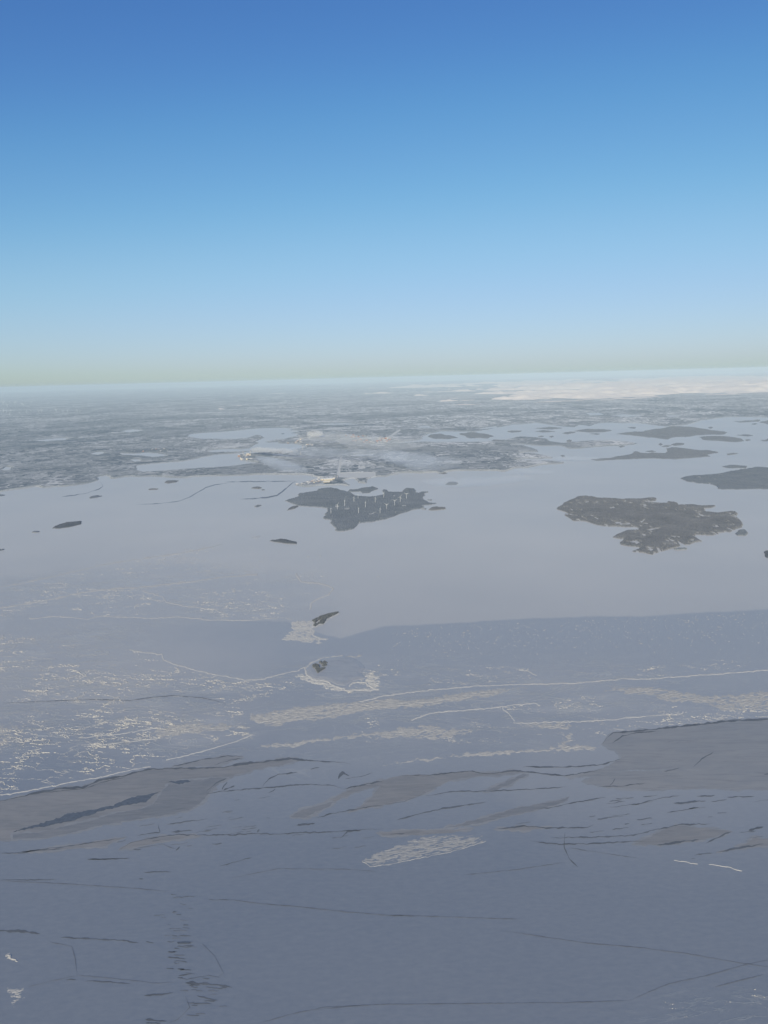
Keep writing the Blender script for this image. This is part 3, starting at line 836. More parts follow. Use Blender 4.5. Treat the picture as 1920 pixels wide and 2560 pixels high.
sheet('frozen_lead', P('d3', 60, 681, 150, 668, 260, 651, 550, 608, 440, 651, 280, 661), 0.25, 'grey_ice', kind='structure')
sheet('frozen_lead', P('d4', -20, 592, 100, 580, 300, 577, 380, 574, 300, 590, 120, 600, 0, 604), 0.25, 'grey_ice', kind='structure')
sheet('frozen_lead', P('d3', 750, 304, 880, 274, 980, 259, 1050, 263, 980, 285, 920, 302), 0.25, 'pale_ice', kind='structure')
sheet('slush', P('d4', 258, 572, 420, 528, 560, 488, 770, 448, 802, 434, 775, 462, 600, 506, 400, 551), 0.25, 'slush', kind='structure')
sheet('slush', P('d4', 440, 412, 520, 375, 600, 338, 622, 340, 560, 372, 480, 408), 0.5, 'slush', kind='structure')

DARK = [  # window, width, points
    ('d3', 4.5, -40, 460, 0, 455, 80, 438, 180, 413, 260, 401, 360, 394, 430, 364, 540, 344, 640, 317, 720, 314, 830, 312, 960, 308, 1050, 293, 1150, 283, 1250, 270, 1350, 280, 1480, 288, 1520, 296),
    ('d3', 1.6, 180, 420, 260, 410, 370, 400, 440, 372, 540, 352), ('d3', 2.0, 740, 305, 880, 275, 980, 260, 1050, 262), ('d3', 1.5, 920, 300, 1000, 276, 1060, 270),
    ('d3', 2.6, 1130, 395, 1160, 360, 1200, 340, 1285, 330), ('d3', 2.6, 890, 422, 1000, 408, 1120, 400, 1240, 388, 1350, 382, 1440, 388, 1480, 400),
    ('d3', 3.0, 1480, 402, 1560, 385, 1659, 366), ('d3', 2.6, 60, 681, 140, 668, 260, 653, 400, 634, 550, 609), ('d3', 2.4, 515, 665, 565, 632, 680, 610, 770, 600, 850, 602, 1000, 600, 1100, 595, 1200, 597, 1310, 590, 1440, 588, 1560, 578, 1659, 575),
    ('d3', 1.8, 720, 555, 820, 542, 900, 530), ('d3', 1.8, 590, 605, 690, 588, 680, 550), ('d3', 4.0, 740, 588, 830, 581), ('d3', 4.5, 1280, 560, 1360, 549), ('d3', 3.0, 1110, 590, 1120, 575),
    ('d3', 2.5, 958, 406, 980, 370), ('d3', 3.0, 965, 406, 1015, 390), ('d3', 2.0, 1380, 308, 1340, 318), ('d3', 3.0, 1470, 616, 1500, 586, 1560, 580), ('d3', 2.6, 1360, 528, 1450, 505, 1560, 485, 1659, 470),
    ('d3', 3.0, 758, 668, 776, 650), ('d3', 1.8, 915, 640, 960, 638), ('d3', 2.0, 375, 707, 430, 705, 550, 702), ('d3', 2.2, 890, 412, 930, 380, 980, 356), ('d3', 6.0, 1460, 360, 1480, 330, 1510, 345),
    ('d3', 1.6, 1490, 358, 1560, 348, 1610, 332), ('d3', 1.4, 1160, 420, 1190, 402), ('d3', 1.4, 1150, 525, 1170, 527), ('d3', 1.5, 575, 663, 610, 664),
    ('d4', 3.0, 60, 346, 200, 341, 380, 325, 440, 338, 560, 322, 740, 342, 780, 346, 940, 318), ('d4', 3.0, 600, 306, 760, 308, 860, 304, 950, 295, 1025, 271), ('d4', 4.2, 945, 206, 965, 180, 990, 160, 1060, 155, 1200, 140, 1350, 125, 1480, 108, 1659, 100, 1740, 96),
    ('d4', 2.2, 985, 205, 1030, 175, 1090, 160, 1180, 150), ('d4', 2.0, 1335, 306, 1370, 275, 1425, 242), ('d4', 2.2, 180, 432, 300, 413, 440, 411, 640, 404, 800, 392), ('d4', 3.2, 50, 538, 150, 510, 260, 485, 440, 460),
    ('d4', 1.8, 920, 393, 1020, 390, 1130, 377), ('d4', 2.6, 1350, 436, 1430, 430), ('d4', 1.8, 1480, 438, 1600, 434), ('d4', 2.6, 1220, 506, 1360, 480), ('d4', 3.6, 1250, 464, 1390, 453), ('d4', 2.0, 970, 482, 1100, 466, 1200, 440, 1280, 431),
    ('d4', 2.0, 920, 533, 970, 525), ('d4', 1.8, 1090, 535, 1160, 527), ('d4', 3.0, 490, 576, 600, 562, 720, 571, 880, 568, 910, 554), ('d4', 3.0, 720, 613, 900, 611, 1080, 602, 1180, 576, 1280, 556, 1420, 552),
    ('d4', 2.6, 630, 627, 750, 641, 900, 638, 1050, 630, 1130, 628), ('d4', 4.5, 1180, 646, 1260, 633, 1360, 621), ('d4', 3.0, 1390, 636, 1440, 612, 1500, 584), ('d4', 4.0, 1440, 676, 1540, 655, 1640, 640), ('d4', 5.0, 1575, 581, 1640, 564),
    ('d4', 2.0, 1340, 686, 1420, 681), ('d4', 2.2, 780, 590, 780, 660, 800, 700, 840, 740), ('d4', 2.0, 650, 490, 740, 480, 810, 462, 960, 438), ('d4', 2.2, 25, 598, 90, 594), ('d4', 1.8, 880, 455, 920, 445), ('d4', 1.6, 1000, 444, 1080, 440),
    ('d4', 1.6, 1210, 328, 1280, 310), ('d4', 1.5, 975, 390, 1000, 358), ('d4', 3.0, 1640, 340, 1659, 336, 1700, 334),
    ('d5', 2.4, 0, 22, 80, 22, 150, 12, 270, 4), ('d5', 2.0, 0, 138, 100, 138, 240, 137), ('d5', 3.4, 262, 386, 380, 393, 500, 398, 560, 405, 600, 410), ('d5', 5.0, -40, 357, 0, 359, 80, 358, 175, 370),
    ('d5', 3.0, 622, 640, 750, 627), ('d5', 2.0, 630, 405, 665, 412), ('d5', 2.0, 285, 570, 330, 568), ('d5', 2.2, 365, 575, 460, 578, 565, 588), ('d5', 1.6, 620, 105, 740, 102), ('d5', 2.0, 380, 51, 460, 47, 560, 45), ('d5', 2.0, 945, 80, 1000, 66, 1090, 40),
    ('d5', 2.0, 745, 215, 850, 206), ('d5', 7.0, 800, 584, 900, 587, 1005, 603), ('d5', 3.0, 765, 424, 838, 424), ('d5', 3.0, 768, 380, 828, 380), ('d5', 2.4, 725, 450, 758, 448),
    ('d5', 3.0, 722, 472, 805, 478), ('d5', 4.0, 718, 522, 752, 523), ('d5', 3.0, 775, 527, 828, 528), ('d5', 2.2, 770, 551, 830, 545), ('d5', 2.4, 848, 638, 940, 660), ('d5', 3.0, 890, 603, 968, 607), ('d5', 2.4, 835, 672, 915, 672),
    ('d5', 4.0, 805, 722, 862, 723), ('d5', 5.0, 628, 742, 722, 748), ('d5', 3.0, 630, 757, 695, 757), ('d5', 1.5, 900, 222, 990, 224), ('d5', 1.5, 800, 570, 900, 552, 950, 560), ('d5', 1.5, 790, 333, 815, 334), ('d5', 2.0, 600, 134, 620, 134),
]
for win, w, *v in DARK:
    crack(P(win, *v), w)
sheet('water', P('d5', 764, 408, 800, 405, 824, 406, 824, 414, 770, 416), 1.2, 'water', 0.5, 8, kind='structure')
FAINT = [
    ('d5', 1.6, 0, 142, 300, 156, 600, 176, 720, 188), ('d5', 2.4, 985, 222, 1100, 238, 1300, 255, 1450, 272, 1659, 290, 1800, 296), ('d6', 2.0, 0, 290, 200, 295, 400, 302, 600, 308), ('d6', 1.8, 500, 355, 700, 385, 880, 412, 960, 418, 1100, 430, 1300, 455, 1530, 495, 1700, 520),
    ('d6', 1.8, 1060, 660, 1150, 620, 1230, 587, 1400, 550, 1560, 505, 1680, 480), ('d6', 2.2, 1430, 600, 1520, 577, 1640, 548), ('d6', 1.6, -300, 700, -100, 680, 0, 676, 400, 672, 800, 668, 1060, 660), ('d6', 1.5, 330, 118, 560, 95, 780, 63),
    ('d5', 1.6, 212, 405, 310, 425, 325, 480, 332, 550), ('d5', 1.5, 330, 550, 450, 560, 600, 575, 660, 585, 750, 580), ('d5', 1.5, 120, 600, 220, 575, 330, 552), ('d5', 1.4, 1000, 130, 1200, 90, 1500, 92, 1659, 105), ('d5', 1.4, 870, 410, 930, 470, 965, 540, 940, 560),
    ('d1', 2.0, 0, 792, 150, 785, 400, 775, 560, 780, 640, 768, 750, 758, 870, 768, 950, 785, 976, 796, 960, 812), ('d5', 1.5, 1110, 760, 1250, 720, 1400, 688, 1600, 680), ('d6', 1.4, 800, 0, 1000, 30, 1100, 45), ('d5', 1.5, 720, 760, 770, 740, 820, 690, 800, 640),
    ('c1', 1.4, 880, 990, 1050, 981, 1170, 965, 1230, 940, 1330, 880, 1395, 860, 1480, 850), ('c2', 2.4, 0, 955, 160, 945, 240, 930, 290, 890, 340, 850, 365, 840), ('c1', 1.5, 400, 940, 560, 915, 640, 890, 668, 870, 650, 840),
    ('e3', 1.6, 0, 755, 300, 748, 560, 742, 800, 742, 950, 742), ('d4', 1.4, 0, 470, 90, 455, 170, 425), ('d3', 1.5, 580, 660, 700, 640, 760, 662),
]
for win, w, *v in FAINT:
    crack(P(win, *v), w, 'faint', jit=0.4)
rnd = random.Random(12)
for i in range(46):                                     # short steps of the sheared crack zone at lower left
    t = rnd.random()
    y = 190 + 540 * t
    cx = np.interp(y, [190, 260, 330, 420, 520, 600, 660, 730], [800, 765, 750, 790, 780, 880, 890, 830]) + rnd.gauss(0, 38)
    l = rnd.uniform(14, 60)
    crack(P('d5', cx - l / 2, y - rnd.uniform(-2, 3), cx + l / 2, y + rnd.uniform(-2, 4)), rnd.uniform(1.0, 2.4), rnd.choice(['crack', 'faint', 'faint']))
for i in range(26):                                     # short cracks around the leads
    cx, cy = rnd.choice([(930, 520, ), (1000, 480), (820, 600), (1480, 600), (1100, 560)])
    cx, cy, l = cx + rnd.gauss(0, 130), cy + rnd.gauss(0, 45), rnd.uniform(20, 80)
    crack(P('d3', cx - l / 2, cy + l * 0.08, cx + l / 2, cy - l * 0.08), rnd.uniform(0.9, 1.8), rnd.choice(['crack', 'faint', 'faint']))
for i in range(22):
    cx, cy = rnd.choice([(1050, 470), (1300, 470), (1000, 545), (1480, 500), (1500, 660), (700, 600)])
    cx, cy, l = cx + rnd.gauss(0, 110), cy + rnd.gauss(0, 28), rnd.uniform(20, 90)
    crack(P('d4', cx - l / 2, cy + l * 0.06, cx + l / 2, cy - l * 0.06), rnd.uniform(0.9, 1.8), rnd.choice(['crack', 'faint']))

# fields of broken ice
heap(P('d3', 1040, 75, 1100, 68, 1150, 70, 1280, 45, 1450, 25, 1659, 8) + P('d2', 120, 600, 250, 580, 380, 565, 520, 550, 600, 548, 700, 540, 650, 555, 540, 570, 450, 595, 330, 612, 250, 622, 140, 642, 0, 650)
     + P('d3', 1600, 68, 1500, 88, 1400, 108, 1290, 110, 1200, 135, 1110, 125), 'long pale field of broken ice sloping up to the right, below the snowy ringed islet', 3.0, 0.74, streak=1.6)
heap(P('d2', 900, 562, 1000, 545, 1150, 540, 1260, 560, 1380, 580, 1500, 580, 1580, 565, 1659, 560, 1760, 560, 1760, 650, 1659, 655, 1460, 656, 1400, 620, 1200, 618, 1180, 590, 1050, 582),
     'ragged pale field of broken ice running off the right picture edge', 2.8, 0.66, streak=1.5)
heap(P('d2', -20, 740, 100, 715, 220, 704, 260, 725, 400, 724, 520, 708, 640, 700, 760, 695, 830, 710, 800, 738, 700, 735, 560, 712, 430, 737, 330, 762, 200, 787, 120, 770, -60, 780), 'middle pale belt of broken ice right of centre', 2.6, 0.68, streak=1.5)
heap(P('d3', 1080, 212, 1200, 200, 1350, 180, 1500, 168, 1659, 148) + P('d4', 0, 148, 90, 140, 110, 152, 0, 172) + P('d3', 1500, 186, 1350, 208, 1270, 228, 1150, 224),
     'thin pale wedge of broken ice below the long sloping field', 2.8, 0.74, streak=1.6)
heap(P('d4', -90, 312, 0, 292, 120, 270, 300, 250, 420, 234, 560, 230, 700, 222, 760, 205, 765, 180, 800, 150, 832, 160, 815, 205, 960, 218, 900, 240, 750, 242, 560, 252, 440, 262, 300, 268, 100, 292, 0, 304, -80, 318),
     'lowest long belt of broken ice just above the dark lead edge', 2.6, 0.80, streak=1.7)
heap(P('d3', 640, 160, 690, 135, 750, 118, 850, 108, 950, 118, 1090, 130, 1080, 145, 900, 158, 800, 172, 680, 184), 'pale patch of broken ice left of the long sloping field', 2.8, 0.72, streak=1.4)
heap(P('d3', -30, 125, 0, 118, 60, 108, 92, 140, 62, 165, 100, 190, 60, 215, 0, 240, -30, 240), 'pale patch of broken ice at the left picture edge', 2.8, 0.52)
heap(P('d3', -95 + 1659, 712, 1600, 690, 1640, 668, 1700, 640, 1830, 604, 1900, 598, 2000, 596, 2060, 604, 2098, 600, 2100, 626, 2000, 660, 1900, 682, 1740, 716, 1659, 731, 1600, 735),
     'isolated bright tongue of broken ice on the smooth ice below the leads', 1.8, 0.70, edge=12.0, lines=[P('d4', -92, 714, -60, 736, 0, 731, 80, 715, 250, 681, 330, 661, 440, 626)], width=1.2, streak=2.4, mat='dull_rubble')
heap(P('d5', 18, 606, 70, 602, 120, 597, 124, 625, 95, 662, 62, 716, 50, 712, 44, 640), 'bright wedge of rubble ice at the lower left corner', 2.5, 0.62)
heap(P('d5', 15, 470, 35, 450, 52, 474, 97, 490, 45, 486), 'small bright heap of rubble ice near the left picture edge', 2.4, 0.95, edge=4.0)
heap(P('e1', 200, 292, 300, 300, 410, 285, 440, 380, 470, 478, 560, 530, 632, 540, 545, 605, 450, 582, 270, 576, 5, 545, 90, 498, 150, 420), 'pale apron of broken ice spread at the foot of the steep dark islet', 2.6, 0.72, cell=0.5, edge=5.0,
     lines=[P('e1', 240, 295, 255, 335, 275, 350, 292, 375), P('e1', 400, 370, 440, 400, 420, 440, 480, 490, 550, 528, 632, 542)], width=2.6, mat='bright_ridge')
heap(P('e1', 240, 1040, 330, 1000, 400, 1070, 500, 1110, 640, 1130, 700, 1180, 820, 1215, 900, 1240, 1100, 1235, 900, 1265, 760, 1260, 640, 1225, 480, 1170, 380, 1120, 250, 1100), 'bright curved ridge of broken ice round the near side of the snowy islet', 3.6, 0.72, 'ice_ridge', 'ice ridge', cell=0.5, edge=5.0,
     lines=[P('e1', 860, 772, 700, 785, 560, 815, 430, 880, 350, 945, 380, 1035, 440, 1085, 500, 1105, 620, 1115, 690, 1140, 700, 1170, 780, 1200, 900, 1232, 910, 1250, 1100, 1240, 1360, 1237)], width=3.0, mat='bright_ridge')
heap(P('e1', 1130, 1090, 1200, 1010, 1330, 980, 1280, 1040, 1380, 1060, 1320, 1100, 1420, 1180, 1360, 1240, 1270, 1230, 1220, 1170), 'jagged bright heap of ice blocks right of the snowy islet', 3.6, 0.72, cell=0.5, edge=4.0,
     lines=[P('e1', 960, 1190, 1000, 1150, 1080, 1130, 1180, 1145, 1230, 1180, 1290, 1222, 1370, 1237)], width=2.2, mat='bright_ridge')
heap(P('e1', 860, 1275, 940, 1268, 1010, 1276, 940, 1286), 'glaring white sliver of ice below the snowy islet', 4.5, 0.95, cell=0.4, edge=2)
heap(P('e1', 800, 800, 900, 768, 1040, 768, 1160, 760, 1100, 800, 980, 815), 'pale streak of broken ice behind the snowy islet', 2.4, 0.72, cell=0.5, edge=4.0)
RIDGES = [
    ('thin bright pressure ridge running up to the right picture edge', 1.9, ('d2', -100, 612, 0, 586, 120, 570, 250, 556, 400, 545, 550, 537, 700, 535, 850, 530, 950, 520, 1050, 512, 1120, 515, 1250, 505, 1400, 495, 1550, 485, 1659, 475, 1720, 470)),
    ('long bright pressure ridge crossing the rough ice at left', 2.0, ('d1', -20, 382, 60, 373, 150, 355, 240, 340, 290, 328, 350, 315, 430, 302, 520, 295, 600, 292, 700, 280, 800, 270, 900, 255, 1000, 243, 1110, 235)),
    ('short hooked bright ridge at the right end of the rough ice', 2.6, ('d1', 1280, 232, 1300, 265, 1380, 275, 1420, 285, 1440, 297, 1420, 320, 1380, 337, 1345, 360, 1340, 385)),
    ('faint upper pressure ridge above the long bright ridge', 1.4, ('d1', 0, 290, 80, 275, 190, 253, 300, 228, 400, 205, 480, 185, 560, 175, 700, 155, 850, 130, 960, 105)),
    ('crooked faint ridge linking downward from the long bright ridge', 1.4, ('d1', 620, 308, 700, 330, 722, 356, 820, 375, 920, 385, 960, 400, 985, 416)),
    ('ridge curving down from the rough ice to the snowy islet', 2.0, ('d1', 560, 560, 640, 575, 700, 580, 708, 605, 760, 625, 850, 650, 920, 665, 1000, 680, 1060, 690, 1120, 690, 1200, 670, 1290, 650, 1320, 632)),
    ('ridge along the border of the smooth dark ice at left', 1.3, ('d1', 130, 425, 250, 415, 380, 428, 440, 415, 640, 424, 760, 418, 900, 430, 1050, 434, 1200, 425)),
    ('short forked ridge right of the middle, between two pale belts', 1.8, ('d2', 120, 690, 200, 662, 300, 651, 400, 645, 500, 635, 560, 625, 650, 618, 672, 626)),
    ('crooked spur dropping from the forked ridge', 1.5, ('d2', 512, 634, 518, 648, 540, 665, 565, 695)),
    ('thin ridge below the ragged right hand field of broken ice', 1.5, ('d2', 560, 706, 700, 700, 840, 698, 1000, 688, 1150, 672, 1290, 665)),
    ('ridge bordering the dark lead edge at lower left', 1.7, ('d3', -20, 436, 0, 430, 100, 414, 200, 394, 300, 374, 420, 355, 560, 320, 650, 305)),
    ('ridge climbing from the lead edge to the pale patch left of centre', 1.7, ('d3', 720, 278, 820, 252, 920, 226, 1020, 196, 1090, 168)),
    ('pale ridge left of the patch of broken ice, upper of two', 1.5, ('d3', 350, 182, 420, 172, 520, 165, 600, 150, 680, 135)),
    ('pale ridge left of the patch of broken ice, lower of two', 1.8, ('d3', 400, 212, 470, 208, 560, 196, 680, 182)),
    ('tiny bright hook shaped ridge on the dark ice right of the islets', 1.6, ('d2', 585, 476, 625, 480, 660, 500)),
    ('thin bright seam on the smooth ice near the lower right leads', 0.9, ('d6', 1255, 54, 1300, 60, 1355, 69)),
    ('second thin bright seam right of the first, near the lower right leads', 0.9, ('d6', 1405, 70, 1480, 82, 1545, 98)),
]
for label, w, (win, *v) in RIDGES:
    heap([], label, 2.0, 0.5, 'ice_ridge', 'ice ridge', [P(win, *v)], w, cell=0.7, mat='bright_ridge')

# belts of rough ice: a fine net of low ridges
for poly, label, kw in (
    (P('d1', -30, 330, 200, 250, 450, 190, 700, 140, 900, 95, 1040, 130, 1200, 160, 1330, 180, 1430, 270, 1440, 330, 1340, 390, 1260, 440, 1050, 432, 640, 422, 130, 420, -30, 440),
     'broad belt of rough ice', dict(cover=0.75, web=1.0)),
    (P('d1', -30, 480, 200, 500, 420, 540, 640, 560, 760, 620, 1000, 680, 1280, 660, 1300, 720, 1120, 780, 1050, 860, 700, 840, 300, 800, -30, 790),
     'rough ice with a net of ridges, left of the snowy ringed islet', dict(cover=0.8, web=1.2)),
    (P('d3', -30, 60, 200, 50, 600, 40, 1000, 60, 1080, 130, 1150, 200, 1000, 190, 700, 280, 560, 318, 300, 372, 0, 428, -30, 434),
     'lowest belt of rough ice at left, just above the dark lead edge', dict(cover=0.85, web=1.3)),
    (P('d2', -150, 470, 0, 460, 200, 440, 500, 450, 800, 455, 1200, 440, 1659, 410, 1720, 470, 1400, 492, 1100, 510, 800, 528, 400, 540, 0, 580, -150, 600),
     'net of faint ridges right of the snowy ringed islet, above the thin bright ridge', dict(cover=0.72, web=0.9)),
    (P('d2', -100, 660, 0, 650, 500, 620, 1000, 560, 1400, 600, 1720, 640, 1720, 680, 1200, 730, 800, 790, 400, 800, -100, 800),
     'net of ridges between the pale belts right of centre', dict(cover=0.75, web=1.0)),
    (P('d6', 900, 740, 1100, 690, 1230, 640, 1400, 600, 1600, 590, 1720, 640, 1720, 800, 900, 800),
     'faint net of thin seams in the dark ice at the lower right corner', dict(cover=0.42, web=0.5)),
):
    heap(poly, label, 2.0, name='rough_ice', kind='stuff', edge=22.0, cell=0.9, mat='bright_ridge' if 'broad belt' in label else 'low_ridge', **kw)

# scattered blocks and small drifts nobody could count
def drifts():
    rng = np.random.default_rng(5)
    vs, fs = [], []

    def bump(px, py, w, h):
        gx, gy = ground([px], [py])
        m = float(np.hypot(gx[0], gy[0])) / FPX
        a, b = w * m * 0.75, w * m * 0.7
        k = len(vs)
        n = 7
        for j in range(n):
            t = 2 * math.pi * j / n
            q = rng.uniform(0.6, 1.2)
            vs.append((gx[0] + a * math.cos(t) * q, gy[0] + b * math.sin(t) * q, -0.3))
        vs.append((gx[0] + a * 0.2, gy[0] - b * 0.1, h))
        for j in range(n):
            fs.append((k + j, k + (j + 1) % n, k + n))
    for i in range(620):
        x = 980 + rng.random() * 960
        edge = np.interp(x, [960, 1046, 1250, 1480, 1683, 1920], [1572, 1568, 1553, 1543, 1538, 1527])
        y = edge + 3 + abs(rng.normal(0, 42))
        bump(x, y, rng.uniform(1.3, 4.0) * (0.8 + 0.8 * (rng.random() < 0.12)), rng.uniform(1.2, 3.6))
    for x, y in ((717, 1705), (727, 1706), (947, 1663), (980, 1674), (945, 1441), (800, 1390), (770, 1392)):
        bump(x, y, 6, 5)
    link('snow', raw_mesh('snow', vs, fs), MAT['rubble'], kind='stuff')


drifts()

# ------------------------------------------------------------------ wind turbines
def tube(rings, n=8):
    """closed tube through (centre, radius) rings, axis roughly along the ring path"""
    vs, fs = [], []
    for (c, r, ax) in rings:
        ax = Vector(ax).normalized()
        u = ax.orthogonal().normalized()
        w = ax.cross(u)
        for j in range(n):
            t = 2 * math.pi * j / n
            vs.append(tuple(Vector(c) + (u * math.cos(t) + w * math.sin(t)) * r))
    for i in range(len(rings) - 1):
        for j in range(n):
            a, b = i * n + j, i * n + (j + 1) % n
            fs.append((a, b, b + n, a + n))
    m = len(rings)
    vs += [tuple(rings[0][0]), tuple(rings[-1][0])]
    for j in range(n):
        fs.append((j, m * n, m * n, (j + 1) % n))
        fs.append(((m - 1) * n + j, (m - 1) * n + (j + 1) % n, m * n + 1, m * n + 1))
    return vs, fs


def poly_mesh(name, vs, fs):
    me = bpy.data.meshes.new(name)
    me.from_pydata(vs, [], [tuple(dict.fromkeys(f)) for f in fs])
    me.update()
    return me


def blade_mesh(L, chord):
    vs, fs = [], []
    st = [(0.0, 0.5), (0.12, 0.95), (0.25, 1.0), (0.6, 0.62), (0.9, 0.34), (1.0, 0.08)]
    for t, c in st:
        z, c = L * t, chord * c
        vs += [(-c * 0.35, 0, z), (0, -c * 0.16, z), (c * 0.65, 0, z), (0, c * 0.16, z)]
    for i in range(len(st) - 1):
        for j in range(4):
            a, b = i * 4 + j, i * 4 + (j + 1) % 4
            fs.append((a, b, b + 4, a + 4))
    fs += [(0, 1, 2, 3), tuple(range(4 * len(st) - 4, 4 * len(st)))[::-1]]
    return poly_mesh('blade', vs, fs)


HUB, BL = 100.0, 58.0
TOWER = poly_mesh('tower', *tube([((0, 0, -1), 2.9, (0, 0, 1)), ((0, 0, HUB * 0.5), 2.4, (0, 0, 1)), ((0, 0, HUB - 2), 2.0, (0, 0, 1))], 12))
NACELLE = poly_mesh('nacelle', *tube([((0, 7, HUB), 1.8, (0, 1, 0)), ((0, 5, HUB), 3.2, (0, 1, 0)), ((0, -4, HUB), 3.2, (0, 1, 0)), ((0, -5, HUB), 2.4, (0, 1, 0))], 8))
ROTOR = poly_mesh('rotor', *tube([((0, 0, 0), 2.6, (0, 1, 0)), ((0, -3, 0), 2.4, (0, 1, 0)), ((0, -5, 0), 0.6, (0, 1, 0))], 10))
BLADE = blade_mesh(BL, 5.0)
for me in (TOWER, NACELLE, ROTOR, BLADE):
    me.materials.append(MAT['white'])


def turbine(px, py, height_px, spin, yaw, label, group):
    gx, gy = ground([px], [py])
    gx, gy = float(gx[0]), float(gy[0])
    mpp = math.hypot(gx, gy, H) / FPX
    k = height_px * mpp / HUB
    root = bpy.data.objects.new('wind_turbine', None)
    C.objects.link(root)
    root.location = (gx, gy, 6)
    root.rotation_euler = (0, 0, yaw)
    root.scale = (k, k, k)
    root['label'], root['category'], root['group'] = label, 'wind turbine', group
    link('tower', TOWER, None, root)
    link('nacelle', NACELLE, None, root)
    r = link('rotor', ROTOR, None, root)
    r.location = (0, -5.2, HUB)
    r.rotation_euler = (0, spin, 0)
    for j in range(3):
        b = link('blade', BLADE, None, r)
        b.location = (0, -2, 0)
        b.rotation_euler = (0, 2 * math.pi * j / 3, 0)


NEAR = [
    (532, 380, 50, 0.0, 1.2, 'lowest left wind turbine of the big island, rotor edge on'),
    (590, 344, 46, 0.55, 0.5, 'wind turbine beside the pale clearing on the left of the big island'),
    (656, 314, 56, 0.1, 1.25, 'tall wind turbine left of the middle of the big island, rotor edge on'),
    (739, 275, 46, 0.5, 1.0, 'wind turbine near the left rim of the round bay'),
    (776, 244, 38, 0.2, 1.2, 'highest left wind turbine right at the rim of the round bay'),
    (843, 324, 50, 0.05, 1.2, 'wind turbine standing in the middle of the big island'),
    (781, 378, 50, 0.0, 1.3, 'wind turbine low in the middle of the big island'),
    (931, 279, 44, 0.5, 0.9, 'wind turbine just below the round bay'),
    (1007, 235, 38, 0.5, 0.8, 'wind turbine at the right end of the round bay shore'),
    (975, 380, 48, 0.0, 1.1, 'lowest right wind turbine near the front shore of the big island'),
    (1034, 340, 44, 1.05, 0.1, 'wind turbine with its blades in a wide Y, right of the lowest right one'),
    (1106, 307, 46, 1.05, 0.15, 'second wind turbine in a Y, further up the right part of the big island'),
    (1157, 275, 48, 0.5, 0.5, 'wind turbine with a leaning rotor second from the right end'),
    (1213, 247, 46, 1.05, 0.0, 'rightmost wind turbine of the big island with a clear Y rotor'),
]
for x, y, hp, spin, yaw, lab in NEAR:
    (sx, sy), = P('c4', x, y)
    turbine(sx, sy, hp / 3.606, spin, yaw, lab, 'wind turbines on the big island')
FAR = [(50, 685, 45), (85, 690, 40), (130, 725, 40), (145, 680, 35), (260, 715, 38), (350, 700, 45), (405, 688, 35), (508, 700, 45), (543, 695, 48), (730, 690, 52), (820, 690, 36),
       (880, 685, 36), (1003, 690, 48), (1040, 690, 38), (45, 590, 48), (95, 620, 45), (130, 570, 35), (195, 590, 40), (210, 570, 35), (285, 590, 34), (305, 600, 34), (410, 570, 34), (10, 560, 32), (60, 560, 30)]
rnd = random.Random(3)
for x, y, hp in FAR:
    (sx, sy), = P('e2', x, y)
    turbine(sx, sy, hp / 5.184 * 0.8, rnd.uniform(0, 2), rnd.uniform(-0.5, 0.5), 'tiny white wind turbine in the hazy wind farm far off at the left picture edge', 'far wind farm at the left')
for x, y, hp, lab in ((1535, 620, 38, 'small wind turbine just right of the cleared runway strip'), (1593, 622, 36, 'second small wind turbine right of the cleared runway strip'), (1695, 625, 36, 'small wind turbine behind the big snowy apron')):
    (sx, sy), = P('e3', x, y)
    turbine(sx, sy, hp / 5.184 * 0.75, 0.0, 1.2, lab, 'wind turbines by the runway')


# ------------------------------------------------------------------ works, harbour and town
def hall_meshes(w, d, h, wall):
    a, b = w / 2, d / 2
    vs = [(-a, -b, -2), (a, -b, -2), (a, b, -2), (-a, b, -2), (-a, -b, h), (a, -b, h), (a, b, h), (-a, b, h)]
    body = poly_mesh('hall', vs, [(0, 1, 5, 4), (1, 2, 6, 5), (2, 3, 7, 6), (3, 0, 4, 7), (4, 5, 6, 7)])
    e, g = 0.8, h + 0.15
    r = h + min(d * 0.16, 9)
    vs = [(-a - e, -b - e, g), (a + e, -b - e, g), (a + e, b + e, g), (-a - e, b + e, g), (-a - e, 0, r), (a + e, 0, r)]
    roof = poly_mesh('roof', vs, [(0, 1, 5, 4), (2, 3, 4, 5), (0, 4, 3), (1, 2, 5), (0, 3, 2, 1)])
    body.materials.append(wall)
    roof.materials.append(SNOWROOF)
    return body, roof


HALLS = [hall_meshes(w, d, h, WALLS[i % 5]) for i, (w, d, h) in enumerate([(90, 60, 26), (60, 45, 34), (120, 50, 22), (45, 40, 45), (70, 38, 18)])]
HOUSES = [hall_meshes(w, d, h, WALLS[i]) for i, (w, d, h) in enumerate([(34, 16, 14), (26, 15, 10), (40, 18, 20), (22, 14, 9), (30, 20, 26)])]


def building(px, py, kind, yaw, label, cat, name, group, k=1.0, z=5.0):
    gx, gy = ground([px], [py])
    body, roof = kind
    o = link(name, body, None, None, label=label, category=cat, group=group)
    o.location = (float(gx[0]), float(gy[0]), z)
    o.rotation_euler = (0, 0, yaw)
    o.scale = (k, k, k)
    link('roof', roof, None, o)
    return o


def cluster(win, poly, n, kinds, label, cat, name, group, seed, k=1.0):
    rr = random.Random(seed)
    pts = P(win, *poly)
    xs, ys = [p[0] for p in pts], [p[1] for p in pts]
    c = 0
    while c < n:
        x, y = rr.uniform(min(xs), max(xs)), rr.uniform(min(ys), max(ys))
        if inside(np.array([x]), np.array([y]), pts)[0]:
            building(x, y, rr.choice(kinds), rr.choice([0.2, 0.3, -0.5, 1.2, 1.7]) + rr.uniform(-0.1, 0.1), label, cat, name, group, k * rr.uniform(0.7, 1.25))
            c += 1


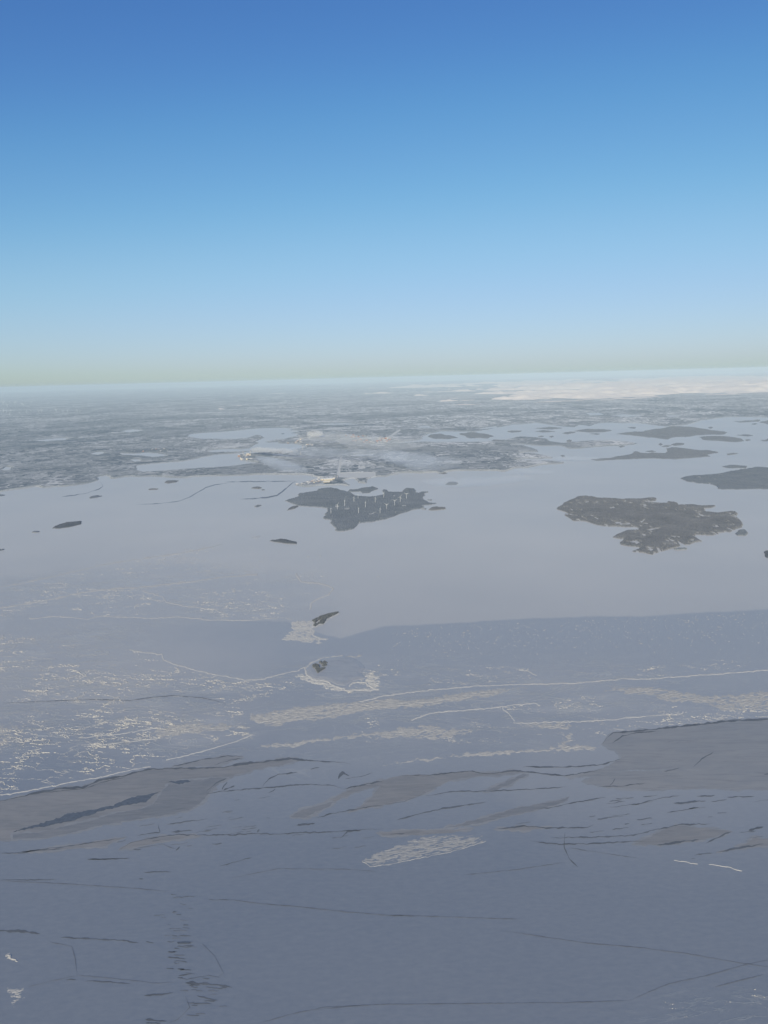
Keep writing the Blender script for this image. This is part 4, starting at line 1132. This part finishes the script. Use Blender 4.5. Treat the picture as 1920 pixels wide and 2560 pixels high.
cluster('e3', (905, 790, 975, 772, 1090, 755, 1180, 718, 1260, 698, 1270, 740, 1180, 785, 1050, 790, 980, 800), 34, HALLS, 'snow-roofed hall of the harbour works on the point behind the big island', 'industrial hall', 'industrial_hall', 'halls of the harbour works', 1, 0.65)
for x, y, q, lab in ((1300, 735, 1.6, 'large pale hall at the left of the bright harbour yard'), (1345, 740, 1.9, 'largest cream hall in the middle of the bright harbour yard'), (1390, 725, 1.5, 'cream hall at the right end of the bright harbour yard'), (1330, 765, 1.4, 'long hall in front of the bright harbour yard')):
    (sx, sy), = P('e3', x, y)
    building(sx, sy, hall_meshes(110, 60, 24, WALLS[3]), 0.25, lab, 'industrial hall', 'industrial_hall', 'halls of the bright harbour yard', q)
cluster('e3', (185, 400, 260, 390, 330, 395, 390, 470, 300, 478, 200, 470), 22, HALLS, 'hall of the smoking works on the left peninsula', 'industrial hall', 'industrial_hall', 'halls of the smoking works', 2, 1.0)
cluster('e3', (700, 245, 900, 235, 970, 190, 1010, 180, 1060, 240, 1180, 280, 1100, 295, 1030, 262, 900, 255, 760, 252), 26, HALLS, 'hall of the farther steaming works across the bay', 'industrial hall', 'industrial_hall', 'halls of the steaming works', 3, 1.0)
cluster('e4', (20, 222, 130, 215, 260, 195, 420, 180, 560, 180, 650, 200, 560, 245, 420, 258, 250, 250), 60, HOUSES, 'small bright building of the far town by the channel', 'building', 'town_building', 'buildings of the far town', 4, 2.2)
cluster('e4', (0, 148, 120, 142, 300, 170, 200, 190, 60, 180), 16, HOUSES, 'small bright building in the woods behind the far town', 'building', 'town_building', 'buildings behind the far town', 5, 2.2)
cluster('e3', (660, 375, 800, 360, 990, 345, 1000, 372, 800, 388), 14, HOUSES, 'small house under the trees of the low cape left of the smoke', 'house', 'house', 'houses on the low cape', 6, 1.5)
cluster('c1', (640, 645, 900, 632, 1150, 628, 1150, 650, 900, 650), 16, HOUSES, 'small house by the left lakes of the wooded mainland', 'house', 'house', 'houses by the left lakes', 7, 1.8)
CHIMNEY = poly_mesh('chimney', *tube([((0, 0, 0), 6.5, (0, 0, 1)), ((0, 0, 70), 5.2, (0, 0, 1)), ((0, 0, 140), 4.4, (0, 0, 1))], 12))
CHIMNEY.materials.append(WALLS[0])
CAP = poly_mesh('cap', *tube([((0, 0, 128), 5.4, (0, 0, 1)), ((0, 0, 142), 5.4, (0, 0, 1))], 12))
CAP.materials.append(WALLS[1])
for x, y, k, lab in ((1185, 150, 1.5, 'tall pale chimney behind the steaming works'), (1022, 345, 1.2, 'white chimney rising at the tip of the low cape'), (250, 410, 1.1, 'chimney at the left of the smoking works'),
                     (345, 405, 1.2, 'chimney at the source of the long smoke plume'), (995, 410, 1.0, 'chimney in the woods under the smoke plume'), (1440, 715, 0.7, 'stack at the right of the bright harbour yard'), (1470, 712, 0.7, 'second stack right of the bright harbour yard')):
    (sx, sy), = P('e3', x, y)
    gx, gy = ground([sx], [sy])
    o = link('chimney', CHIMNEY, None, None, label=lab, category='chimney')
    o.location = (float(gx[0]), float(gy[0]), 2)
    o.scale = (k, k, k)
    link('cap', CAP, None, o)


# ------------------------------------------------------------------ smoke plumes
def plume(name, path, label, density, color, seed, tail=0.2, lumps=0.35):
    """path: list of (px, py, height in m, radius in m)"""
    q = []
    for (a, b) in zip(path[:-1], path[1:]):
        for j in range(8):
            t = j / 8
            q.append([a[i] + (b[i] - a[i]) * t for i in range(4)])
    q.append(list(path[-1]))
    rings = []
    n = 20
    vs, fs = [], []
    q = np.array(q)
    gx, gy = ground(q[:, 0], q[:, 1])
    cen = np.stack([gx, gy, q[:, 2]], -1)
    tang = np.gradient(cen, axis=0)
    tang[:, 2] = 0
    tang /= np.maximum(np.hypot(tang[:, 0], tang[:, 1]), 1e-6)[:, None]
    m = len(q)
    th = np.linspace(0, 2 * math.pi, n, endpoint=False)
    arc = np.cumsum(np.r_[0, np.hypot(*np.diff(cen[:, :2], axis=0).T)])
    for i in range(m):
        side = np.array([-tang[i, 1], tang[i, 0], 0])
        r = q[i, 3] * (0.12 if i in (0, m - 1) else 1)
        f = fbm(np.full(n, arc[i] / (q[:, 3].mean() * 1.2)), np.cos(th) * 1.3 + 5, seed, 3) + fbm(np.full(n, arc[i] / q[:, 3].mean()), np.sin(th) * 1.3 + 9, seed + 4, 3) - 1
        rad = r * (1 + lumps * 2 * f)
        p = cen[i] + side * (np.cos(th) * rad * 1.4)[:, None] + np.array([0, 0, 1]) * (np.sin(th) * rad * 0.55)[:, None]
        p[:, 2] = np.maximum(p[:, 2], 22)
        vs += p.tolist()
    i, j = np.meshgrid(np.arange(m - 1), np.arange(n), indexing='ij')
    jn = (j + 1) % n
    fs = np.stack([i * n + j, i * n + jn, (i + 1) * n + jn, (i + 1) * n + j], -1).reshape(-1, 4).tolist()
    fs += [list(range(n))[::-1], list(range((m - 1) * n, m * n))]
    c = np.array(vs).mean(0)
    me = poly_mesh(name, (np.array(vs) - c).tolist(), fs)
    k = Nodes(name)
    k.nt.nodes.remove(k.b)
    pv = k.n('VolumePrincipled')
    pv.inputs['Color'].default_value = (*color, 1)
    pv.inputs['Density'].default_value = density
    k.l(pv.outputs[0], k.out.inputs['Volume'])
    o = link(name, me, k.m, None, label=label, category='smoke')
    o.location = Vector(c.tolist())
    return o


def E(win, *rows):
    return [(*P(win, a, b)[0], z, r) for a, b, z, r in rows]


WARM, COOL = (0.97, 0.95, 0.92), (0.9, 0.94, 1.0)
plume('smoke_plume', E('e3', (345, 400, 60, 40), (400, 397, 150, 105), (450, 406, 190, 125), (540, 420, 210, 115), (680, 436, 220, 110), (820, 446, 230, 110), (960, 456, 240, 60)), 'dense cream smoke plume at the chimney of the smoking works', 3.4e-3, WARM, 3, lumps=0.75)
plume('smoke_plume', E('e3', (760, 448, 250, 150), (960, 462, 260, 240), (1300, 474, 260, 230), (1659, 486, 260, 220)) + E('e4', (300, 496, 260, 220), (560, 520, 250, 260), (760, 540, 240, 260)), 'thin drawn-out middle stretch of the long smoke plume crossing the runway', 5e-4, COOL, 5)
plume('smoke_plume', E('e4', (560, 520, 250, 200), (800, 550, 240, 330), (1050, 590, 220, 380), (1250, 610, 200, 300), (1500, 590, 200, 220)), 'pale spread-out end of the long smoke plume over the wooded shore', 4.5e-4, COOL, 8)
plume('smoke_plume', E('e3', (420, 440, 60, 60), (560, 500, 80, 170), (740, 570, 80, 250), (900, 625, 80, 260), (1060, 660, 70, 140)), 'low bluish drift of thin smoke and painted plume shadow sinking toward the straight wooded coast', 6e-4, COOL, 9)  # thin smoke whose bluish volume also imitates the shadow under the long plume
plume('steam_cloud', E('e3', (1110, 185, 80, 60), (1150, 178, 170, 190), (1180, 180, 170, 200), (1230, 190, 150, 90)), 'bright round steam cloud above the farther works', 9e-3, (1, 0.98, 0.95), 10, lumps=0.5)
plume('smoke_plume', E('e3', (960, 230, 90, 70), (1050, 235, 170, 230), (1200, 240, 220, 300), (1450, 260, 240, 330), (1659, 290, 240, 340)) + E('e4', (120, 310, 240, 330), (400, 345, 240, 360), (700, 370, 240, 330), (1000, 380, 240, 200)), 'broad soft smoke drift from the steaming works passing below the far town', 3.5e-4, WARM, 11)
plume('smoke_plume', E('c2', (1180, 850, 60, 60), (1300, 870, 90, 170), (1420, 880, 90, 220), (1560, 870, 90, 210), (1659, 860, 90, 160)) + E('c3', (60, 840, 90, 130), (150, 845, 80, 60)), 'faint bluish smoke veil lying on the ice right of the turbine island', 4e-4, COOL, 12)
plume('smoke_plume', E('c3', (-40, 800, 60, 60), (60, 795, 90, 150), (180, 800, 90, 110), (280, 798, 80, 40)), 'small faint wisp of smoke over the ice above the bluish veil', 5e-4, COOL, 13)
plume('smoke_plume', E('c3', (180, 712, 60, 40), (330, 708, 90, 110), (480, 712, 90, 100), (600, 712, 80, 40)), 'thin smoke streak touching the tail of the long-tailed island', 8e-4, COOL, 14)


# ------------------------------------------------------------------ low cloud banks over the far land
def clouds():
    th = np.radians(np.linspace(-33, 37, 760))
    dep = np.radians(np.linspace(2.2, 0.62, 190))
    r = H / np.tan(dep)
    rr, tt = np.meshgrid(r, th, indexing='ij')
    x, y = rr * np.sin(tt), rr * np.cos(tt)
    px, py = pixel(x, y)
    hor = 944 - (px - 960) * math.tan(-ROLL)
    d = py - hor                                      # photograph pixels below the level horizon
    w = smooth(560, 1350, px) * smooth(74, 56, d + 22 * (fbm(x / 9000, y / 20000, 3) - 0.5)) * (0.6 + 0.4 * smooth(1100, 1700, px))
    w = np.maximum(w, 0.62 * smooth(500, 900, px) * np.exp(-((d - 62 + 0.012 * (px - 900)) / 9) ** 2))
    n = fbm(x / 7000, y / 12000, 91, 7) * 0.65 + 0.35 * fbm(x / 2500, y / 4500, 95, 5)
    roll = 0.55 * fbm(x / 16000, y / 9000, 191, 4) + 0.45 * fbm(x / 30000, y / 6500, 197, 4)
    z = (0.5 * n + 0.5 * roll - 0.645 + 0.22 * w) * 5200 * smooth(0.02, 0.5, w)
    z = np.where(w > 0.02, 900 * np.tanh(np.maximum(z, -200) / 900) + 60 + 760 * (fbm(x / 3600, y / 4200, 97, 5) - 0.5) * w, -10)
    V = np.stack([x, y, z], -1).reshape(-1, 3)
    F = grid_faces(len(r), len(th))[:, ::-1]
    keep = z.reshape(-1) > 60
    f = F[keep[F].any(1)]
    v, f, _ = compact(V, f)
    k = Nodes('cloud')
    k.finish((0.92, 0.80, 0.71), 1.0, 0.0)
    link('clouds', raw_mesh('clouds', v, f, True), k.m, kind='stuff')


clouds()

# ------------------------------------------------------------------ the hazy air
def build_haze():
    bm = bmesh.new()
    bmesh.ops.create_cube(bm, size=1.0)
    lo, hi = Vector((-410000, -410000, -30)), Vector((410000, 410000, H + 160))
    for v in bm.verts:
        v.co = Vector([lo[i] + (v.co[i] + 0.5) * (hi[i] - lo[i]) for i in range(3)])
    me = bpy.data.meshes.new('haze')
    bm.to_mesh(me)
    link('haze', me, mat_volume('haze_air', (0.66, 0.80, 0.89), 0.75e-5, -0.2), kind='stuff')


build_haze()
